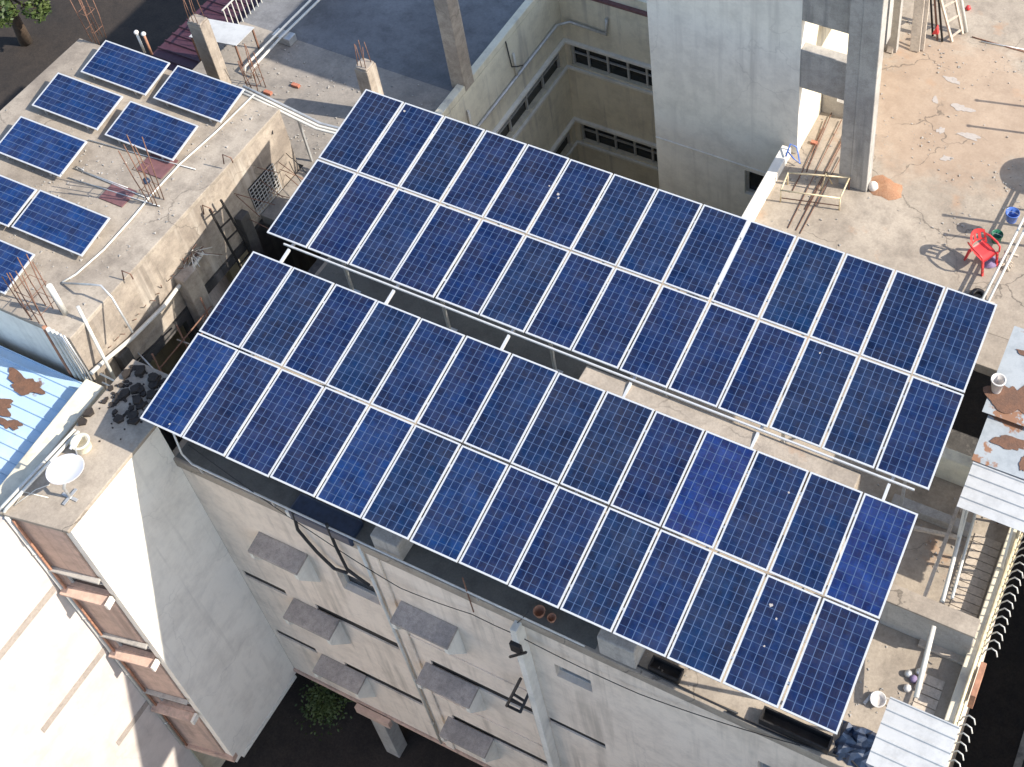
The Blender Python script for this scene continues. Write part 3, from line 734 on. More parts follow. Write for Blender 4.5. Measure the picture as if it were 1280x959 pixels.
# steel ladder frame jutting from the wall
t = thing('wall_ladder', 'short black steel ladder frame jutting from the facade', 'ladder', (7.2, YF-.3, -7))
A1, A2 = PY(651, 848, YF-.10), PY(664, 860, YF-.10); B1, B2 = PY(633, 883, YF-.55), PY(650, 891, YF-.55)
MB().bar(A1, B1, .05).build('stringer', M['blacksteel'], t); MB().bar(A2, B2, .05).build('stringer', M['blacksteel'], t)
for q in (.55, .97): MB().bar(A1.lerp(B1, q), A2.lerp(B2, q), .045).build('rung', M['blacksteel'], t)
MB().bar(A1.lerp(B1, .72), A2.lerp(B2, .72), .045).build('rung', M['blacksteel'], t)
# things on the front edge of the deck
def crate(x, y, w_, d_, h, label, mat='blacksteel', z=ZR):
    t = thing('crate', label, 'crate', (x, y, z))
    MB().box((x, y, z+.002), (x+w_, y+d_, z+.02)).build('base', M[mat], t)
    for a, b in (((x, y), (x+w_, y+.03)), ((x, y+d_-.03), (x+w_, y+d_)), ((x, y+.031), (x+.03, y+d_-.031)), ((x+w_-.03, y+.031), (x+w_, y+d_-.031))):
        MB().box((*a, z+.021), (*b, z+h)).build('side', M[mat], t)
crate(10.4, YF+.06, .62, .24, .16, 'flat black tray on the sunny front ledge')
crate(12.6, YF+.02, 1.3, .26, .22, 'long black trough below the last front panels')
t = thing('broken_pots', 'two broken terracotta pots lying on the shaded front edge', 'pots', (8.2, YF+.1, ZR))
for (x, r_, mt) in ((8.1, .12, 'clay'), (8.36, .09, 'clay')):
    MB().lathe([(r_*.6, 0), (r_, r_*1.4), (r_*.85, r_*1.4), (r_*.5, .02), (0, .02)], (x, YF+.16, ZR+.003), 14).build('pot', M[mt], t)
cable([(9.9, YF+.05, ZR+.10), (11.0, YF+.02, ZR+.05), (12.2, YF+.02, ZR+.03)], .02, 'grey cable lying along the sunny front ledge')
cable([(12.0, YF-.03, ZR+.03), (13.4, YF-.02, ZR+.06), (14.3, YF+.1, ZR+.05), (14.6, YF-.02, ZR+.03)], .02, 'dark cable trailing along the ledge to the corner')

# ---------------------------------------------------------------- unfinished columns with rebar
def rebar_bars(mb, c, w_, h, n=4, lean=(0, 0), r=.010, jitter=.06):
    for k in range(n):
        sx, sy = ((-1,-1), (1,-1), (1,1), (-1,1), (0,-1), (0,1))[k % 6]
        p = Vector(c) + Vector((sx*w_/2, sy*w_/2, 0))
        q = p + Vector((lean[0] + random.uniform(-jitter, jitter), lean[1] + random.uniform(-jitter, jitter), h*random.uniform(.85, 1.1)))
        mb.tube([p, p.lerp(q, .5) + Vector((random.uniform(-.02, .02), random.uniform(-.02, .02), 0)), q], r, 5)
    return mb
def column(u, v, ztop, w_, label, bars=.7, zb=ZR, d_=None):
    p = PZ(u, v, ztop); d_ = d_ or w_
    t = thing('concrete_column', label, 'column', (p.x, p.y, zb), 'unfinished columns on the rear roofs')
    MB().box((p.x-w_/2, p.y-d_/2, zb+.002), (p.x+w_/2, p.y+d_/2, ztop)).build('shaft', M['sidewall'], t, .02)
    if bars:
        MB().prism([(p.x + (w_*.46+random.uniform(-.03, .03))*sx, p.y + d_*.46*sy) for sx, sy in ((-1,-1), (1,-1), (1.05,0), (1,1), (-1,1), (-1.05,0))], 'z', ztop+.001, ztop+.06).build('rough_head', M['sidewall'], t, .02)
        rebar_bars(MB(), (p.x, p.y, ztop+.05), w_*.6, bars, 5).build('rebar', M['ruststeel'], t)
    return t
column(247, 26, -.55, .42, 'concrete column with rusty rods rising beside the white sheet', .9, d_=.32)
column(456, 82, -1.25, .38, 'short column with rods just behind the rear array corner', .7, d_=.38)
column(551, -30, .6, .42, 'bare concrete post standing alone on the shaded rear roof', 0)
def rebar_bundle(u, v, z, h, w_, label, n=6, lean=(0, 0), tie=True):
    p = PZ(u, v, z)
    t = thing('rebar_bundle', label, 'rebar', tuple(p), 'rebar sticking out of the left building')
    rebar_bars(MB(), p + Vector((0, 0, .003)), w_, h, n, lean, .012, .12).build('rods', M['ruststeel'], t)
    for k in (.25, .6):
        s_ = MB(); c = p + Vector((lean[0]*k, lean[1]*k, h*k)); e = w_/2+.02
        s_.tube([c+Vector((-e,-e,0)), c+Vector((e,-e,0)), c+Vector((e,e,0)), c+Vector((-e,e,0)), c+Vector((-e,-e,0))], .009, 5)
        s_.build('stirrup', M['ruststeel'], t)
    if tie: MB().lathe([(.05, 0), (.09, .04), (.07, .1), (0, .12)], p + Vector((lean[0]*.35-.04, lean[1]*.35, h*.32)), 9).build('tied_rag', M['tarp'], t)
rebar_bundle(196, 252, ZL, 1.9, .22, 'rusty rebar bundle tied with rag in the middle of the roof')
rebar_bundle(124, 50, ZL, 1.6, .24, 'rusty rods rising at the back left corner of the roof', tie=False)
rebar_bundle(58, 395, ZL, 1.5, .40, 'fan of rusty rods at the front corner of the roof', 8, (-.1, .1), tie=False)
rebar_bundle(322, 112, ZR, 1.3, .30, 'rusty rods beside the pipes behind the left building', 6, tie=False)
# leftover rods lying tangled
t = thing('lying_rods', 'thin rods lying across the left roof towards the rebar', 'rods', tuple(PZ(120, 225, ZL)))
for (a, b) in (((92, 210), (185, 248)), ((85, 222), (200, 258)), ((100, 213), (160, 235)), ((110, 175), (245, 212)), ((95, 208), (105, 213))):
    MB().tube([PZ(*a, ZL+.03), PZ(*b, ZL+.03)], .013, 5).build('rod', M['galv'], t)
# conduit along the edge
cp = [(318, 118), (270, 165), (225, 205), (190, 243), (165, 273), (130, 312), (95, 343), (78, 353)]
single(MB().tube([PZ(u, v, ZL+.03) for u, v in cp], .022, 8), 'conduit', 'whitepipe', 'long white conduit curving along the left roof edge', 'pipe')
t = thing('bent_pipe', 'brown and grey bent pipe from white post to roof edge', 'pipe', tuple(PZ(78, 395, ZL)))
MB().tube([PZ(78, 354, ZL+.03), PZ(115, 356, ZL+.45), PZ(126, 357, ZL+.45), PZ(140, 372, ZL+.25), PZ(166, 416, ZL-.35)], .022, 8).build('pipe', M['galv'], t)
single(MB().tube([PZ(82, 392, ZL), PZ(82, 392, ZL)+Vector((0, 0, .95))], .06, 12), 'vent_pipe', 'whitepipe', 'thick white vent pipe standing at the left roof corner', 'pipe')
# bundle of pipes going down the corner
t = thing('pipe_bundle', 'bundle of white and clay pipes running down the corner', 'pipe', (-3.1, -2.9, -4))
for k, (dx, mt, r_) in enumerate(((0, 'clay', .045), (.11, 'whitepipe', .05), (.23, 'whitepipe', .04), (.33, 'whitepipe', .03), (.42, 'galv', .022), (.52, 'galv', .018))):
    MB().tube([(-3.28+dx, -2.88, -3.9), (-3.28+dx+.02*k, -2.88, -2.0), (-3.28+dx, -2.86, ZL+.18)], r_, 8).build('pipe', M[mt], t)
single(MB().tube([PZ(97, 383, ZL+.35), PZ(150, 487, -2.6)], .035, 8), 'leaning_pipe', 'whitepipe', 'white pipe leaning from the left roof into the dark gap', 'pipe')
single(MB().tube([(-2.66, .75, -2.28), (-2.64, .3, -2.36), (-2.62, -.7, -2.46), (-2.62, -1.7, -2.36), (-2.62, -2.5, -2.16), (-2.6, -2.85, -2.08)], .05, 8), 'edge_pipe', 'whitepipe', 'sagging cream pipe along the foot of the stained wall', 'pipe')
for (u, v, lb_) in ((155, 350, 'wire hook nearest the white vent pipe'), (255, 268, 'wire hook above the dark lattice ladder'), (280, 205, 'wire hook farthest back on the stained wall edge')):
    p = PXx(u, v, LX+.02)
    single(MB().tube([p, p + Vector((.02, .04, .28)), p + Vector((.22, .06, .24)), p + Vector((.24, .05, .10))], .014, 6), 'wall_hook', 'ruststeel', 'rusty ' + lb_, 'hook', 'hooks on the stained wall')
# ladder and struts in the gap
t = thing('lattice_ladder', 'dark lattice ladder hanging in the gap beside the pillar', 'ladder', (-2.2, .9, -4))
L1, L2, L3, L4 = PXx(262, 262, LX+.25), PXx(303, 338, LX+.35), PXx(276, 250, LX+.25), PXx(318, 322, LX+.35)
MB().bar(L1, L2, .04).build('stringer', M['blacksteel'], t); MB().bar(L3, L4, .04).build('stringer', M['blacksteel'], t)
for k in range(5): MB().bar(L1.lerp(L2, (k+.5)/5), L3.lerp(L4, (k+.5)/5), .03).build('rung', M['blacksteel'], t)
t = thing('scaffold_poles', 'rusty and grey poles crossed in the dark gap', 'poles', (-1.8, -1.2, -5))
for a, b, mt, r_ in (((150, 418), (200, 470), 'galv', .02), ((140, 450), (168, 470), 'clay', .05), ((158, 425), (165, 490), 'galv', .018), ((215, 410), (150, 470), 'blacksteel', .02), ((120, 470), (130, 430), 'wood', .03), ((112, 455), (128, 490), 'wood', .03)):
    MB().tube([PZ(*a, -2.9), PZ(*b, -3.2)], r_, 7).build('pole', M[mt], t)
t = thing('wire_tangle', 'tangle of pale wires on the corner of the stained wall', 'wires', (-2.6, .9, -2.1))
c0 = PXx(240, 322, LX+.1)
for k in range(16):
    d = Vector((random.uniform(-.1, .35), random.uniform(-.35, .35), random.uniform(-.15, .3)))
    MB().tube([c0 + Vector((0, random.uniform(-.3, .4), random.uniform(-.15, .1))), c0 + d*.6 + Vector((0, 0, .1)), c0 + d*1.3], .009, 4).build('wire', M['whitepipe'] if k % 3 else M['ruststeel'], t)
cable([(LX+.06, 3.9, -2.2), (-1.8, 3.3, -1.4), (-.5, 2.6, -.9)], .010, 'upper thin wire from stained wall to the rear array')
cable([(LX+.06, 3.9, -2.5), (-1.8, 3.2, -1.8), (-.5, 2.4, -1.2)], .010, 'lower thin wire from stained wall to the rear array')
cable([PZ(335, 133, ZL), PXx(341, 168, LX+.03)], .014, 'short black cable dropping over the back roof corner')
# pipes on the rear roof
t = thing('supply_pipes', 'pair of long white pipes running over the rear roof', 'pipe', (-5.8, 8, ZR))
for a, b in (((312, 98), (352, 52)), ((322, 100), (362, 58))):
    pass
for dx in (0, .22):
    MB().tube([(-5.95+dx, 6.25, ZR+.02), (-5.95+dx, 6.35, ZR+.25), (-5.9+dx*.8, 7.6, ZR+.28), (-5.85+dx, 9.9, ZR+.28), (-5.85+dx, 13, ZR+.28)], .035, 8).build('pipe', M['whitepipe'], t)
for y in (7.6, 10.2): MB().box((-6.05, y, ZR), (-5.5, y+.3, ZR+.24)).build('support_block', M['galv'], t, .02)
t = thing('cable_duct', 'white ducts bridging from the left building to the array', 'pipe', (-2.5, 4.6, -1.4))
for k, (dy, mt) in enumerate(((0, 'whitepipe'), (.09, 'whitepipe'), (.18, 'galv'))):
    MB().tube([Vector(PZ(298, 114, -1.0)) + Vector((0, dy, .0)), (-3.15, 4.35+dy, -1.25), (-2.0, 4.4+dy, -1.55), (-.6, 4.5+dy, -1.5), (.4, 4.3+dy, -1.2)], .035, 8).build('duct', M[mt], t)
MB().bar((-2.6, 4.5, ZR), (-2.6, 4.5, -1.42), .05).build('post', M['galv'], t)
for (x, y, lb_) in ((-4.6, 6.4, 'red brick lying alone on the sunlit rear roof'), (-5.1, 5.9, 'red brick lying near the rusty rods behind the left building')):
    single(MB().box((x, y, ZR+.003), (x+.22, y+.10, ZR+.08)), 'brick', 'brick', lb_, 'brick', 'bricks on the rear roof', .006)
t = thing('railing', 'white balcony railing at the far left edge of the rear roof', 'railing', (-7.3, 8, ZR))
MB().tube([(-7.28, 7.35, ZR+.85), (-7.28, 11, ZR+.85)], .025, 7).build('top_rail', M['whitepipe'], t)
for k in range(22): MB().bar((-7.28, 7.4+k*.165, ZR), (-7.28, 7.4+k*.165, ZR+.83), .022).build('baluster', M['whitepipe'], t)
t = thing('white_canopy', 'small white profiled sheet canopy behind the tall column', 'canopy', (-7.3, 6.3, ZR))
q = [PZ(236, 46, -2.3), PZ(295, 57, -2.3), PZ(318, 34, -2.3), PZ(258, 23, -2.3)]
MB().slab(q, .02).build('sheet', M['whitesheet'], t)
for k in (0, 1, 2, 3):
    c = sum(q, Vector())/4; p = q[k].lerp(c, .08); MB().bar((p.x, p.y, ZR+.002 if p.x > -7.35 else -5), p - Vector((0, 0, .025)), .04).build('post', M['ruststeel'], t)
# maroon roofed shed far below on the left
t = thing('maroon_shed', 'low shed with dark maroon sheet roof behind the left building', 'shed', (-10, 8, GZ))
corrugated(-9.4, -7.42, 4.6, 16, -3.75, .3, .05, 0, 'x', 'sheet_roof', M['maroon'], t)
MB().box((-9.3, 4.7, GZ), (-7.5, 15.9, -3.8)).build('wall', M['pink'], t)
# two flagged pipes behind the back panels
for k, (u, v, mt, lb_) in enumerate(((181, 66, 'whitepipe', 'white pipe with round cap behind the backmost panels'), (190, 68, 'clay', 'red pipe with white cap behind the backmost panels'))):
    p = PZ(u, v, ZL); t = thing('capped_pipe', lb_, 'pipe', tuple(p), 'capped pipes behind the panels')
    MB().tube([p, p + Vector((0, 0, .62))], .03, 8).build('pipe', M[mt], t)
    MB().lathe([(0, 0), (.05, .02), (.06, .06), (.04, .1), (0, .11)], p + Vector((0, 0, .62)), 10).build('cap', M['whiteplastic'], t)

# courtyard pipework
t = thing('wall_pipe', 'pale pipe run with branches on the courtyard wall', 'pipe', (-.3, 9.5, -4.3))
MB().tube([(-.33, 6.6, -4.45), (-.33, 12.4, -4.45), (-.05, 12.68, -4.45), (1.1, 12.68, -4.5), (1.15, 12.68, -3.9)], .05, 8).build('pipe', M['galv'], t)
for y in (7.9, 10.2): MB().tube([(-.33, y, -4.45), (-.33, y, -3.6)], .035, 8).build('branch', M['whitepipe'], t)
cable([(-.36, 10.0, -3.0), (-.3, 10.0, -3.9), (-.31, 10.5, -4.3)], .018, 'black cable hanging over the shaded courtyard parapet')

# ---------------------------------------------------------------- right hand canopies
def rust_canopy(q, z, label, posts, mat='rustsheet'):
    t = thing('rusty_canopy', label, 'canopy', (q[0], q[2], ZR), 'rusty sheets beside the rear array')
    x0, x1, y0, y1 = q
    MB().slab([(x0, y0, z), (x1, y0, z+.05), (x1, y1, z+.05), (x0, y1, z)], .012).build('sheet', M[mat], t)
    for x, y in posts: MB().bar((x, y, ZR+.002 if not (13.25 < x < 15.2 and 2.9 < y < 5.45) else -5.9), (x, y, z-.015), .045).build('post', M['ruststeel'], t)
    return t
rust_canopy((14.46, 17.6, 2.92, 5.05), -.80, 'large rusty grey sheet canopy with a wide brown patch', ((15.3, 3.0), (15.3, 5.0)))
rust_canopy((14.58, 17.6, 1.92, 2.98), -.90, 'narrow rusty grey sheet between large sheet and white canopy', ((15.3, 2.1),))
for (cx, cy, a, b, z, s_) in ((14.95, 3.42, .42, .40, -.778, 1), (15.15, 2.55, .34, .14, -.878, 2), (15.0, 4.5, .3, .07, -.778, 3), (15.5, 2.25, .09, .22, -.872, 4)):
    pts = blob(cx, cy, a, b, z, s_, rough=.5)
    par = [o for o in COL.objects if o.name.startswith('rusty_canopy')][0 if z > -.8 else 1]
    MB().slab(pts, .002).build('rust_patch', M['rust'], par)
def white_canopy(x0, x1, y0, y1, z, label, posts):
    t = thing('sheet_canopy', label, 'canopy', (x0, y0, ZR), 'white profiled canopies on the street side')
    corrugated(x0, x1, y0, y1, z, .245, .03, 0, 'x', 'sheet', M['whitesheet'], t)
    for x, y in posts: MB().bar((x, y, ZR+.33 if x > 15.5 else ZR+.002), (x, y, z-.006), .045).build('post', M['whitepipe'], t)
    for y in (y0+.08, y1-.08): MB().bar((x0+.03, y, z-.03), (x1-.03, y, z-.03), .04).build('beam', M['brownsteel'], t)
white_canopy(14.62, 17.0, .93, 1.98, -.93, 'white ribbed sheet canopy below the rusty sheets', ((14.75, 1.05), (15.65, 1.05)))
white_canopy(14.66, 15.86, -3.75, -2.58, -1.4, 'white ribbed sheet canopy at the bottom right corner', ((14.75, -2.7), (15.68, -2.7), (14.75, -3.3)))
single(MB().lathe([(.09, 0), (.13, .34), (.145, .34), (.145, .37), (.12, .37), (.085, .03), (0, .03)], PZ(1240, 486, -.78) + Vector((.08, 0, 0)), 20), 'plastic_cup', 'whiteplastic', 'pinkish white plastic tub on the edge of the rusty sheet', 'tub')
# pipes leaning on the cross wall
t = thing('lying_pipes', 'two long white pipes lying from white canopy to cross wall', 'pipe', (14.8, .6, ZR))
for a, b in (((1213, 620), (1178, 752)), ((1224, 625), (1190, 748))):
    MB().tube([PZ(*a, -2.35), PZ(*b, -2.0)], .04 if a[0] == 1213 else .028, 8).build('pipe', M['whitepipe'], t)
single(MB().tube([PZ(1167, 783, -2.1), PZ(1145, 872, -2.3)], .05, 8), 'lying_pipe', 'whitepipe', 'thick white pipe between cross wall and lower canopy', 'pipe')
for (u0, v0, u1, v1, z, lb_) in ((1172, 585, 1157, 640, -2.2, 'beam'),):
    pass
t = thing('wooden_trestle', 'wooden trestle frame standing beside the front array end', 'trestle', (14.1, 1, ZR))
for a, b in (((14.55, 2.1, -2.35), (14.55, -.5, -2.35)), ((14.72, 1.3, ZR+.35), (13.9, 1.15, ZR+.35))):
    MB().bar(a, b, .07).build('beam', M['wood'], t)
for p in ((14.55, 2.0), (14.55, -.35)): MB().bar((*p, ZR+.002), (*p, -2.39), .06).build('post', M['wood'], t)
single(MB().box(tuple(PZ(1150, 800, ZR+.01)), tuple(PZ(1150, 800, ZR) + Vector((.95, -.14, .10)))), 'plank', 'wood', 'short pale plank lying in the shade of the cross wall', 'plank', None, .008)
t = thing('rubbish_pile', 'small pile of faded rubbish by the thick white pipe', 'rubbish', tuple(PZ(1145, 850, ZR)))
for k, (dx, dy, mt) in enumerate(((0, 0, 'violet'), (.12, -.1, 'straw'), (-.12, .05, 'galv'), (.05, .16, 'galv'), (-.05, -.2, 'whiteplastic'))):
    p = PZ(1142, 850, ZR+.002) + Vector((dx, dy, 0)); MB().lathe([(.04, 0), (.08, .03), (.06, .09), (.02, .12), (0, .12)], p, 7).build('lump', M[mt], t)
t = thing('washbasin', 'white washbasin lying on the roof near the front array', 'basin', tuple(PZ(1097, 875, ZR)))
MB().lathe([(.05, 0), (.11, .05), (.15, .11), (.135, .11), (.10, .05), (0, .03)], PZ(1097, 877, ZR+.003), 20).build('bowl', M['whiteplastic'], t)
MB().bar(PZ(1080, 880, ZR+.03), PZ(1092, 866, ZR+.03), .05).build('stand', M['galv'], t)
t = thing('tarpaulin', 'navy tarpaulin crumpled by the corner of the last front panel', 'tarpaulin', (14.3, -3, ZR))
tv = []; nx_, ny_ = 14, 8
rng = random.Random(5)
for i in range(nx_+1):
    for j in range(ny_+1):
        e = (i in (0, nx_) or j in (0, ny_)); tv.append((13.95 + i*.085 + rng.uniform(-.03, .03), -3.32 + j*.085 + rng.uniform(-.03, .03), ZR + (.004 if e else .03 + rng.uniform(0, .13))))
MB().add(tv, [(i*(ny_+1)+j, (i+1)*(ny_+1)+j, (i+1)*(ny_+1)+j+1, i*(ny_+1)+j+1) for i in range(nx_) for j in range(ny_)]).build('sheet', M['tarp'], t)
# street railing with curled bars
t = thing('street_railing', 'cream street side railing with curled bars leaning outward', 'railing', (15.8, -1, ZR))
MB().tube([(15.74, 1.9, -2.32), (15.74, -4.6, -2.32)], .032, 8).build('top_rail', M['yellowpipe'], t)
MB().tube([(15.80, 1.9, -2.62), (15.80, -4.6, -2.62)], .022, 8).build('lower_rail', M['yellowpipe'], t)
for k in range(40):
    y = 1.85 - k*.16
    if -1.95 < y < -.75: continue
    p = Vector((15.79, y, -2.80))
    MB().tube([p, p + Vector((.05, -.01, .40)), p + Vector((.14, -.03, .62)), p + Vector((.24, -.07, .66)), p + Vector((.28, -.12, .58))], .014, 5).build('curled_bar', M['whitepipe'], t)
MB().box((15.84, -1.6, -2.9), (15.94, -.95, -2.36)).build('panel', M['clay'], t, .01)

# ---------------------------------------------------------------- on the terrace
def chair(loc, rz):
    t = thing('plastic_chair', 'red plastic armchair standing on the sunny terrace', 'chair', loc)
    t.rotation_euler = (0, 0, rz)
    # local: faces +x ; seat 0.44 high
    def sheet(rows, th=.008):
        mb = MB(); n = len(rows[0]); vs = [p for r in rows for p in r]; k = len(vs)
        vs2 = [(x, y, z-th) for x, y, z in vs]
        fs = []
        for i in range(len(rows)-1):
            for j in range(n-1):
                a = i*n+j; fs += [(a, a+1, a+n+1, a+n), (k+a, k+a+n, k+a+n+1, k+a+1)]
        edge = [i*n for i in range(len(rows))] + [(len(rows)-1)*n+j for j in range(1, n)] + [i*n+n-1 for i in range(len(rows)-2, -1, -1)] + [j for j in range(n-2, 0, -1)]
        for a, b in zip(edge, edge[1:]+edge[:1]): fs.append((a, k+a, k+b, b))
        mb.add(vs+vs2, fs, True); return mb
    seat = [[(-.22+.44*i/8, (-.22+.44*j/8)*(1 if i > 2 else .92), .43 + .02*math.cos(i/8*3)+.025*abs(j-4)**2/16 - (.02 if i > 6 else 0)) for j in range(9)] for i in range(9)]
    sheet(seat).build('seat', M['red'], t, local=True)
    bk = MB()
    def bp(a, h, o=0):   # back curve: a -1..1 across, h 0..1 up
        return Vector((-.22 - .13*h + .10*a*a - o, a*(.25 - .03*h), .44 + .40*h))
    # back frame: two stiles, a wide arched top and three slats with an open gap above the seat
    for a0, a1, h0, h1 in ((-1, -.86, 0, .95), (.86, 1, 0, .95), (-.62, -.36, .28, .97), (-.13, .13, .28, 1.0), (.36, .62, .28, .97), (-1, 1, .72, 1.0), (-1, 1, .22, .32)):
        n = 10; N_ = 3
        vs = []
        for i in range(N_+1):
            for j in range(n+1):
                a = a0 + (a1-a0)*j/n; hh = h0 + (h1-h0)*i/N_
                if h1 >= .95: hh -= .10*a*a*(i/N_)
                vs.append(bp(a, hh))
        k = len(vs); vs2 = [v + Vector((-.008, 0, 0)) for v in vs]
        fs = [(i*(n+1)+j, i*(n+1)+j+1, (i+1)*(n+1)+j+1, (i+1)*(n+1)+j) for i in range(N_) for j in range(n)]
        fs += [tuple(k+q for q in f[::-1]) for f in fs]
        bk.add(vs+vs2, fs, True)
    bk.build('backrest', M['red'], t, local=True)
    for s_ in (-1, 1):
        MB().tube([(-.27, s_*.24, .66), (-.1, s_*.275, .665), (.12, s_*.28, .65), (.22, s_*.27, .60), (.235, s_*.26, .44)], [.02, .026, .028, .024, .02], 8).build('armrest', M['red'], t, local=True)
        MB().prism([(.19, .43), (.235, .43), (.29, 0), (.25, 0)], 'y', s_*.20, s_*.25).build('leg', M['red'], t, local=True)
        MB().prism([(-.17, .43), (-.23, .43), (-.31, 0), (-.27, 0)], 'y', s_*.19, s_*.24).build('leg', M['red'], t, local=True)
    return t
chair((13.12, 8.05, ZR), math.radians(-28))
def bucket(u, v, z, r, h, mt, label, handle=True):
    p = PZ(u, v, z)
    t = thing('bucket', label, 'bucket', tuple(p), 'buckets by the pipe bench')
    MB().lathe([(r*.78, 0), (r, h), (r*1.07, h), (r*1.07, h-.02), (r*1.0, h-.03), (r*.93, h-.01), (r*.72, .02), (0, .02)], p, 24).build('body', M[mt], t)
    if handle: MB().tube([p + Vector((math.cos(a)*r*1.05, math.sin(a)*r*.3 - .02, h-.02+math.sin(a)*.0)) for a in [k*math.pi/10 for k in range(11)]], .006, 5).build('handle', M['galv'], t)
    return t
ZS = -2.53
bucket(1264, 275, ZS, .15, .27, 'blue', 'blue bucket standing on the pipe bench')
bucket(1245, 301, ZR+.003, .13, .24, 'green', 'dark green bucket on the floor behind the red chair')
t = thing('pipe_bench', 'long bench of two white pipes on short legs', 'bench', (13.5, 8.5, ZR))
pa, pb = PZ(1226, 378, ZS), PZ(1285, 262, ZS)
dirp = (pb-pa).normalized()
for k, dx in enumerate((0, .13)):
    MB().tube([pa + Vector((dx, 0, -.03)) - dirp*.3, pb + Vector((dx, 0, -.03)) + dirp*1.4], .03, 8).build('pipe', M['whitepipe'], t)
for q in (0.05, .55, 1.15):
    p = pa.lerp(pb, q) + Vector((.06, 0, 0))
    MB().bar((p.x-.06, p.y, ZR+.002), (p.x-.06, p.y, ZS-.07), .05).build('leg', M['galv'], t)
    MB().bar((p.x-.12, p.y, ZS-.09), (p.x+.2, p.y, ZS-.09), .05).build('cross_bar', M['wood'], t)
t = thing('mop_head', 'dirty white mop head lying beside the pipe bench', 'mop', tuple(PZ(1258, 332, ZR)))
mh = MB(); c = PZ(1257, 330, ZR+.05)
for k in range(40):
    a = random.uniform(0, 6.28); L = random.uniform(.08, .2); mh.tube([c, c + Vector((math.cos(a)*L*.6, math.sin(a)*L*.6, random.uniform(.0, .08))), c + Vector((math.cos(a)*L, math.sin(a)*L, -.035))], .011, 4)
mh.build('strands', M['wood'], t)
t = thing('cloth_heap', 'purple cloth heap between chair and pipe bench', 'cloth', tuple(PZ(1236, 330, ZR)))
cv = MB(); c = PZ(1237, 328, ZR+.003); rng = random.Random(11)
cv.lathe([(.19, 0), (.17, .05), (.12, .10), (.05, .13), (0, .14)], c, 11); cv.v = [(x+rng.uniform(-.03, .03), y+rng.uniform(-.03, .03), z+rng.uniform(0, .03)) for x, y, z in cv.v]
M['violet'] = plain('faded_violet_cloth', (.22, .17, .28), .9, 0, .3)
cv.build('folds', M['violet'], t)
single(MB().lathe([(.10, .0), (.17, .02), (.19, .07), (.17, .12), (.10, .13), (.10, .0)], PZ(1222, 372, ZR+.003), 20), 'tyre', 'blacksteel', 'small dark tyre lying at the foot of the pipe bench', 'tyre')
# unseen tank and poles added to cast shadows onto the terrace
t = thing('shadow_tank', 'unseen black tank added to shade the right side of the terrace', 'tank', (14.9, 11.4, ZR))
MB().lathe([(.6, 0), (.6, .9), (.55, 1.0), (.25, 1.12), (.25, 1.2), (0, 1.2)], (14.75, 11.3, ZR+.2), 28).build('shadow_tank_body', M['blacksteel'], t)
MB().box((14.1, 10.6, ZR+.002), (15.4, 12.0, ZR+.2)).build('shadow_tank_plinth', M['brick'], t)
for k, (x, y, h) in enumerate(((14.3, 9.6, 1.9), (14.5, 13.6, 2.4), (14.2, 12.6, 2.1), (14.0, 8.95, 1.5))):
    t = thing('shadow_pole', ('shortest', 'tallest', 'third tallest', 'second tallest')[(3, 1, 0, 2)[k]*0+k] + ' unseen pole added to cast a shadow on the terrace', 'pole', (x, y, ZR), 'unseen shadow poles on the terrace')
    t['label'] = ('slim pole behind the blue bucket', 'tall pole far back on the terrace', 'pole between tank and far pole', 'low pole near the pipe bench')[k] + ', unseen, added for its shadow'
    MB().tube([(x, y, ZR+.002), (x+.05, y, ZR+h)], .035, 8).build('shaft', M['galv'], t); MB().lathe([(0, 0), (.05, .01), (.05, .04), (0, .05)], (x+.05, y, ZR+h), 8).build('cap', M['galv'], t)
# sand, bag, scraps
sp = MB(); rng = random.Random(3); c = PZ(1107, 235, ZR)
vs = []; n = 16
for i, (r_, h) in enumerate(((.42, .002), (.30, .05), (.18, .10), (.07, .13))):
    for k in range(n): a = 2*math.pi*k/n; rr = r_*rng.uniform(.75, 1.15); vs.append((c.x+rr*math.cos(a)*1.1, c.y+rr*math.sin(a)*.8, ZR+h*rng.uniform(.8, 1.1)+.002))
vs.append((c.x, c.y, ZR+.135)); fs = [(i*n+k, i*n+(k+1) % n, (i+1)*n+(k+1) % n, (i+1)*n+k) for i in range(3) for k in range(n)] + [(3*n+k, 3*n+(k+1) % n, 4*n) for k in range(n)]
o = single(sp.add(vs, fs, True), 'sand_heap', 'sand', 'small heap of orange sand at the foot of the column', 'sand')
single(MB().lathe([(.10, 0), (.13, .08), (.10, .17), (.04, .22), (0, .22)], PZ(1091, 236, ZR+.003), 9), 'cement_bag', 'whiteplastic', 'white bag slumped between column foot and sand', 'bag')
words = ['largest pale scrap, nearest the planks', 'long pale scrap in the middle of the terrace', 'long pale scrap nearest the right edge', 'small pale scrap closest to the corner column', 'small pale scrap between the long ones', 'small pale scrap nearest the sand heap']
for k, (u, v, a, b) in enumerate(((1190, 100, .20, .10), (1202, 135, .24, .12), (1212, 170, .26, .10), (1169, 125, .09, .09), (1176, 163, .10, .10), (1183, 198, .11, .10))):
    c = PZ(u, v, ZR+.008); pts = blob(c.x, c.y, a, b, c.z, k+50, rough=.5)
    single(MB().slab(pts, .003), 'plastic_scrap', 'straw', words[k], 'scrap', 'pale scraps on the terrace')
